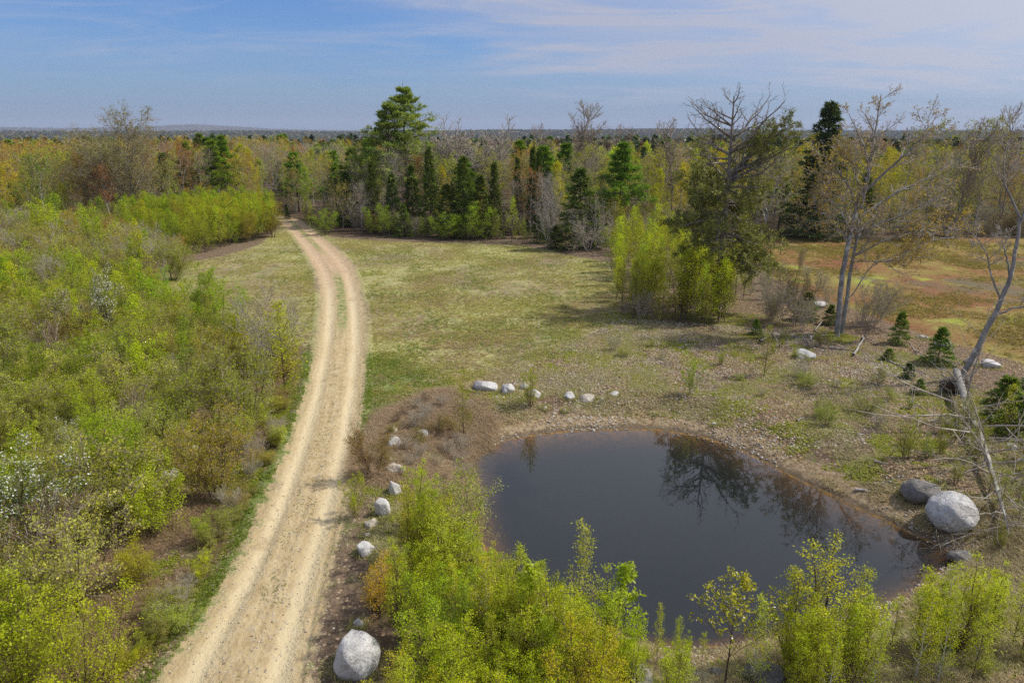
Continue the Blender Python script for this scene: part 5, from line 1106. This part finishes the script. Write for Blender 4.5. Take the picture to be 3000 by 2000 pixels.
x, y, g_ = wang(90000, fn=lambda x, y: (poly_sd(x, y, FIELD) < .5) & not_road(x, y, 1.1) & (N1(x*.28+15, y*.28)+.6*N2(x*1.1, y*1.1+8)+jr(x) > 1.08), rmin=28, rmax=92, amin=-.5, amax=.2, seed=34)
blades('meadow_thatch', x, y, g_, 4, .15, .014, STRAW, 'brown and tan dead weeds in patches over the meadow', 'dead grass', bend=1.2, flat=.8, col=(.33, .24, .15))
# loose leaves and stones
def flakes(name, x, y, g_, size, mat, label, cat, col):
    z = height(x, y)+.012; M = len(x); a = g_.rand(M)*6.28; t1 = np.c_[np.cos(a), np.sin(a), g_.randn(M)*.35]; t2 = np.c_[-np.sin(a), np.cos(a), g_.randn(M)*.35]
    s = (size*(.5+g_.rand(M)))[:, None]; p = np.c_[x, y, z]
    V = np.stack([p-t1*s*.5, p+t2*s*.34, p+t1*s*.5+np.array([0, 0, .01]), p-t2*s*.34], 1).reshape(-1, 3)
    me = mk_mesh(name, V, [np.arange(M*4).reshape(-1, 4)], [mat], None, {'tint': np.repeat(g_.rand(M), 4)}); o = link(name, me); tag(o, label, cat, kind='stuff'); o.color = (*col, 1)
x, y, g_ = wang(300000, fn=lambda x, y: ((poly_sd(x, y, BANK) < 2) | (poly_sd(x, y, LEFTB) < 0) | (x > 3)) & (poly_sd(x, y, POND) > .7) & not_road(x, y, 1.1) & (poly_sd(x, y, BARREN) > 0) & (poly_sd(x, y, FIELD) > -3) & (N1(x*.4+7, y*.4) > .36), rmin=8, rmax=55, amin=-.8, amax=.8, seed=9)
flakes('leaf_litter', x, y, g_, .085, STRAW, 'tan fallen leaves strewn over the banks and thicket floor', 'leaf litter', (.42, .31, .20))
def pebbles(name, x, y, g_, size, mat, label, cat):
    M = len(x); z = height(x, y); s = size*(.35+g_.rand(M)**2*1.3)
    base_ = np.array([[1, 0, 0], [.3, .9, 0], [-.8, .6, 0], [-.7, -.6, 0], [.4, -.9, 0], [.1, .1, .75], [0, 0, -.6]], float)
    Fb = np.array([[0, 1, 5], [1, 2, 5], [2, 3, 5], [3, 4, 5], [4, 0, 5], [1, 0, 6], [2, 1, 6], [3, 2, 6], [4, 3, 6], [0, 4, 6]])
    a = g_.rand(M)*6.28; c_, s_ = np.cos(a), np.sin(a); B = base_[None]*(1+.25*g_.randn(M, 7, 3)); V = np.empty((M, 7, 3))
    V[..., 0] = (B[..., 0]*c_[:, None]-B[..., 1]*s_[:, None])*s[:, None]+x[:, None]; V[..., 1] = (B[..., 0]*s_[:, None]+B[..., 1]*c_[:, None])*s[:, None]*.8+y[:, None]; V[..., 2] = B[..., 2]*s[:, None]*.8+z[:, None]
    Fq = (np.arange(M)[:, None, None]*7+Fb[None]).reshape(-1, 3); me = mk_mesh(name, V.reshape(-1, 3), [Fq], [mat], None, {'tint': np.repeat(g_.rand(M), 7)}); tag(link(name, me), label, cat, kind='stuff')
PEB, k, out = new_mat('pebbles'); principled(k, out, k.mix(k.attr('tint'), (.22, .17, .12), (.62, .56, .47)), .9)
x, y, g_ = wang(120000, fn=lambda x, y: (poly_sd(x, y, BANK) < 2) & (poly_sd(x, y, POND) > -.2) & not_road(x, y, 1.2) & (x > -1) & (N1(x*.5+2, y*.5+5)+jr(x) > .6), rmin=14, rmax=45, amin=-.1, amax=.7, seed=10)
pebbles('bank_stones', x, y, g_, .05, PEB, 'small stones strewn on the bank around the pond', 'stones')
x, y, g_ = wang(34000, fn=lambda x, y: ~not_road(x, y, 1.15), rmin=10, rmax=70, amin=-.7, amax=.1, seed=11)
pebbles('track_stones', x, y, g_, .026, PEB, 'small stones and crumbs of earth on the dirt track', 'gravel')
x, y, g_ = wang(1500, fn=lambda x, y: (poly_sd(x, y, FIELD) < 0) & not_road(x, y, 1.1) & (N1(x*.3, y*.3) > .5), rmin=34, rmax=88, amin=-.45, amax=.2, seed=12)
pebbles('meadow_stones', x, y, g_, .07, PEB, 'pale stones and chips lying in the meadow', 'stones')

# ---------------------------------------------------------------- the far woods, beyond what can be told apart
g_ = np.random.RandomState(20)
def far_trees(name, n, rmin, rmax, pw, k1, size, label, amax=.80, dens=None):
    a = g_.uniform(-amax, amax, n); r = rmin+(rmax-rmin)*g_.rand(n)**pw; x, y = r*np.sin(a), r*np.cos(a); z = height(x, y)
    patch = N1(x/60, y/60)*.6+N2(x/17, y/17)*.4; con = (patch+.35*g_.randn(n) > .62)
    M = n*k1; q = np.repeat(np.arange(n), k1); h_ = size*(.75+.5*g_.rand(n)); h_ = np.where(con, h_*1.12, h_)
    t = g_.rand(M); wd = np.where(con[q], (1-t)*.22+.02, .26*np.sqrt(np.clip(1-((t-.45)/.55)**2, 0, 1)))*h_[q]
    ph = g_.rand(M)*6.28; rr = np.sqrt(g_.rand(M))*wd; zz = np.where(con[q], .08+.92*t, .25+.75*t)*h_[q]
    p = np.c_[x[q]+rr*np.cos(ph), y[q]+rr*np.sin(ph), z[q]+zz]
    s = (h_[q]*.95/np.sqrt(k1)*(.6+.8*g_.rand(M)))[:, None]*.75
    nrm = unit(g_.randn(M, 3)+np.c_[np.zeros(M), -np.ones(M)*.4, np.ones(M)*.5]); u = unit(np.cross(nrm, g_.randn(M, 3))); v = np.cross(nrm, u)
    V = np.stack([p-u*s, p-v*s*.7, p+u*s, p+v*s*.7], 1).reshape(-1, 3)
    pal = np.array([(.26, .22, .18), (.27, .24, .19), (.24, .24, .09), (.28, .26, .10), (.25, .14, .07), (.25, .20, .15)]); pc = np.array([(.06, .09, .035), (.08, .13, .045), (.11, .17, .05)])
    cc = np.where(con[:, None], pc[g_.randint(0, 3, n)], pal[g_.randint(0, 6, n)])*(1+.18*g_.randn(n, 1)).clip(.6, 1.4)*(.8 if rmin < 1000 else .6)
    me = mk_mesh(name, V, [np.arange(M*4).reshape(-1, 4)], [FARM], None, {'tint': np.repeat(g_.rand(M), 4)}, col=np.repeat(cc[q], 4, 0)); tag(link(name, me), label, 'forest', kind='stuff')
far_trees('woods', 5200, 190, 560, 1.2, 64, 8.0, 'mixed woods stretching away behind the forest edge')
far_trees('valley_woods', 9000, 500, 1500, 1.0, 14, 9.0, 'woods filling the low ground before the hills')
far_trees('hill_woods', 90000, 1250, 3700, .9, 4, 9.5, 'hazy wooded hillsides along the horizon')
far_trees('ridge_woods', 26000, 6600, 8600, .9, 2, 13.0, 'blue wooded ridge farthest away', amax=.72)
# ---------------------------------------------------------------- air
HZ = bpy.data.meshes.new('haze'); s_ = 9900; zl, zh = -45, 150
vs = [(-s_, -s_, zl), (s_, -s_, zl), (s_, s_, zl), (-s_, s_, zl), (-s_, -s_, zh), (s_, -s_, zh), (s_, s_, zh), (-s_, s_, zh)]
HZ.from_pydata(vs, [], [(0, 3, 2, 1), (4, 5, 6, 7), (0, 1, 5, 4), (1, 2, 6, 5), (2, 3, 7, 6), (3, 0, 4, 7)])
HM, k, out = new_mat('haze'); pv = k.n.new('ShaderNodeVolumePrincipled'); pv.inputs['Color'].default_value = (.72, .80, 1.0, 1); pv.inputs['Density'].default_value = .00011; pv.inputs['Anisotropy'].default_value = .1
k.l.new(pv.outputs[0], out.inputs[1]); HZ.materials.append(HM); hz_o = link('haze', HZ); tag(hz_o, 'thin bluish air between here and the hills', 'haze', kind='stuff')
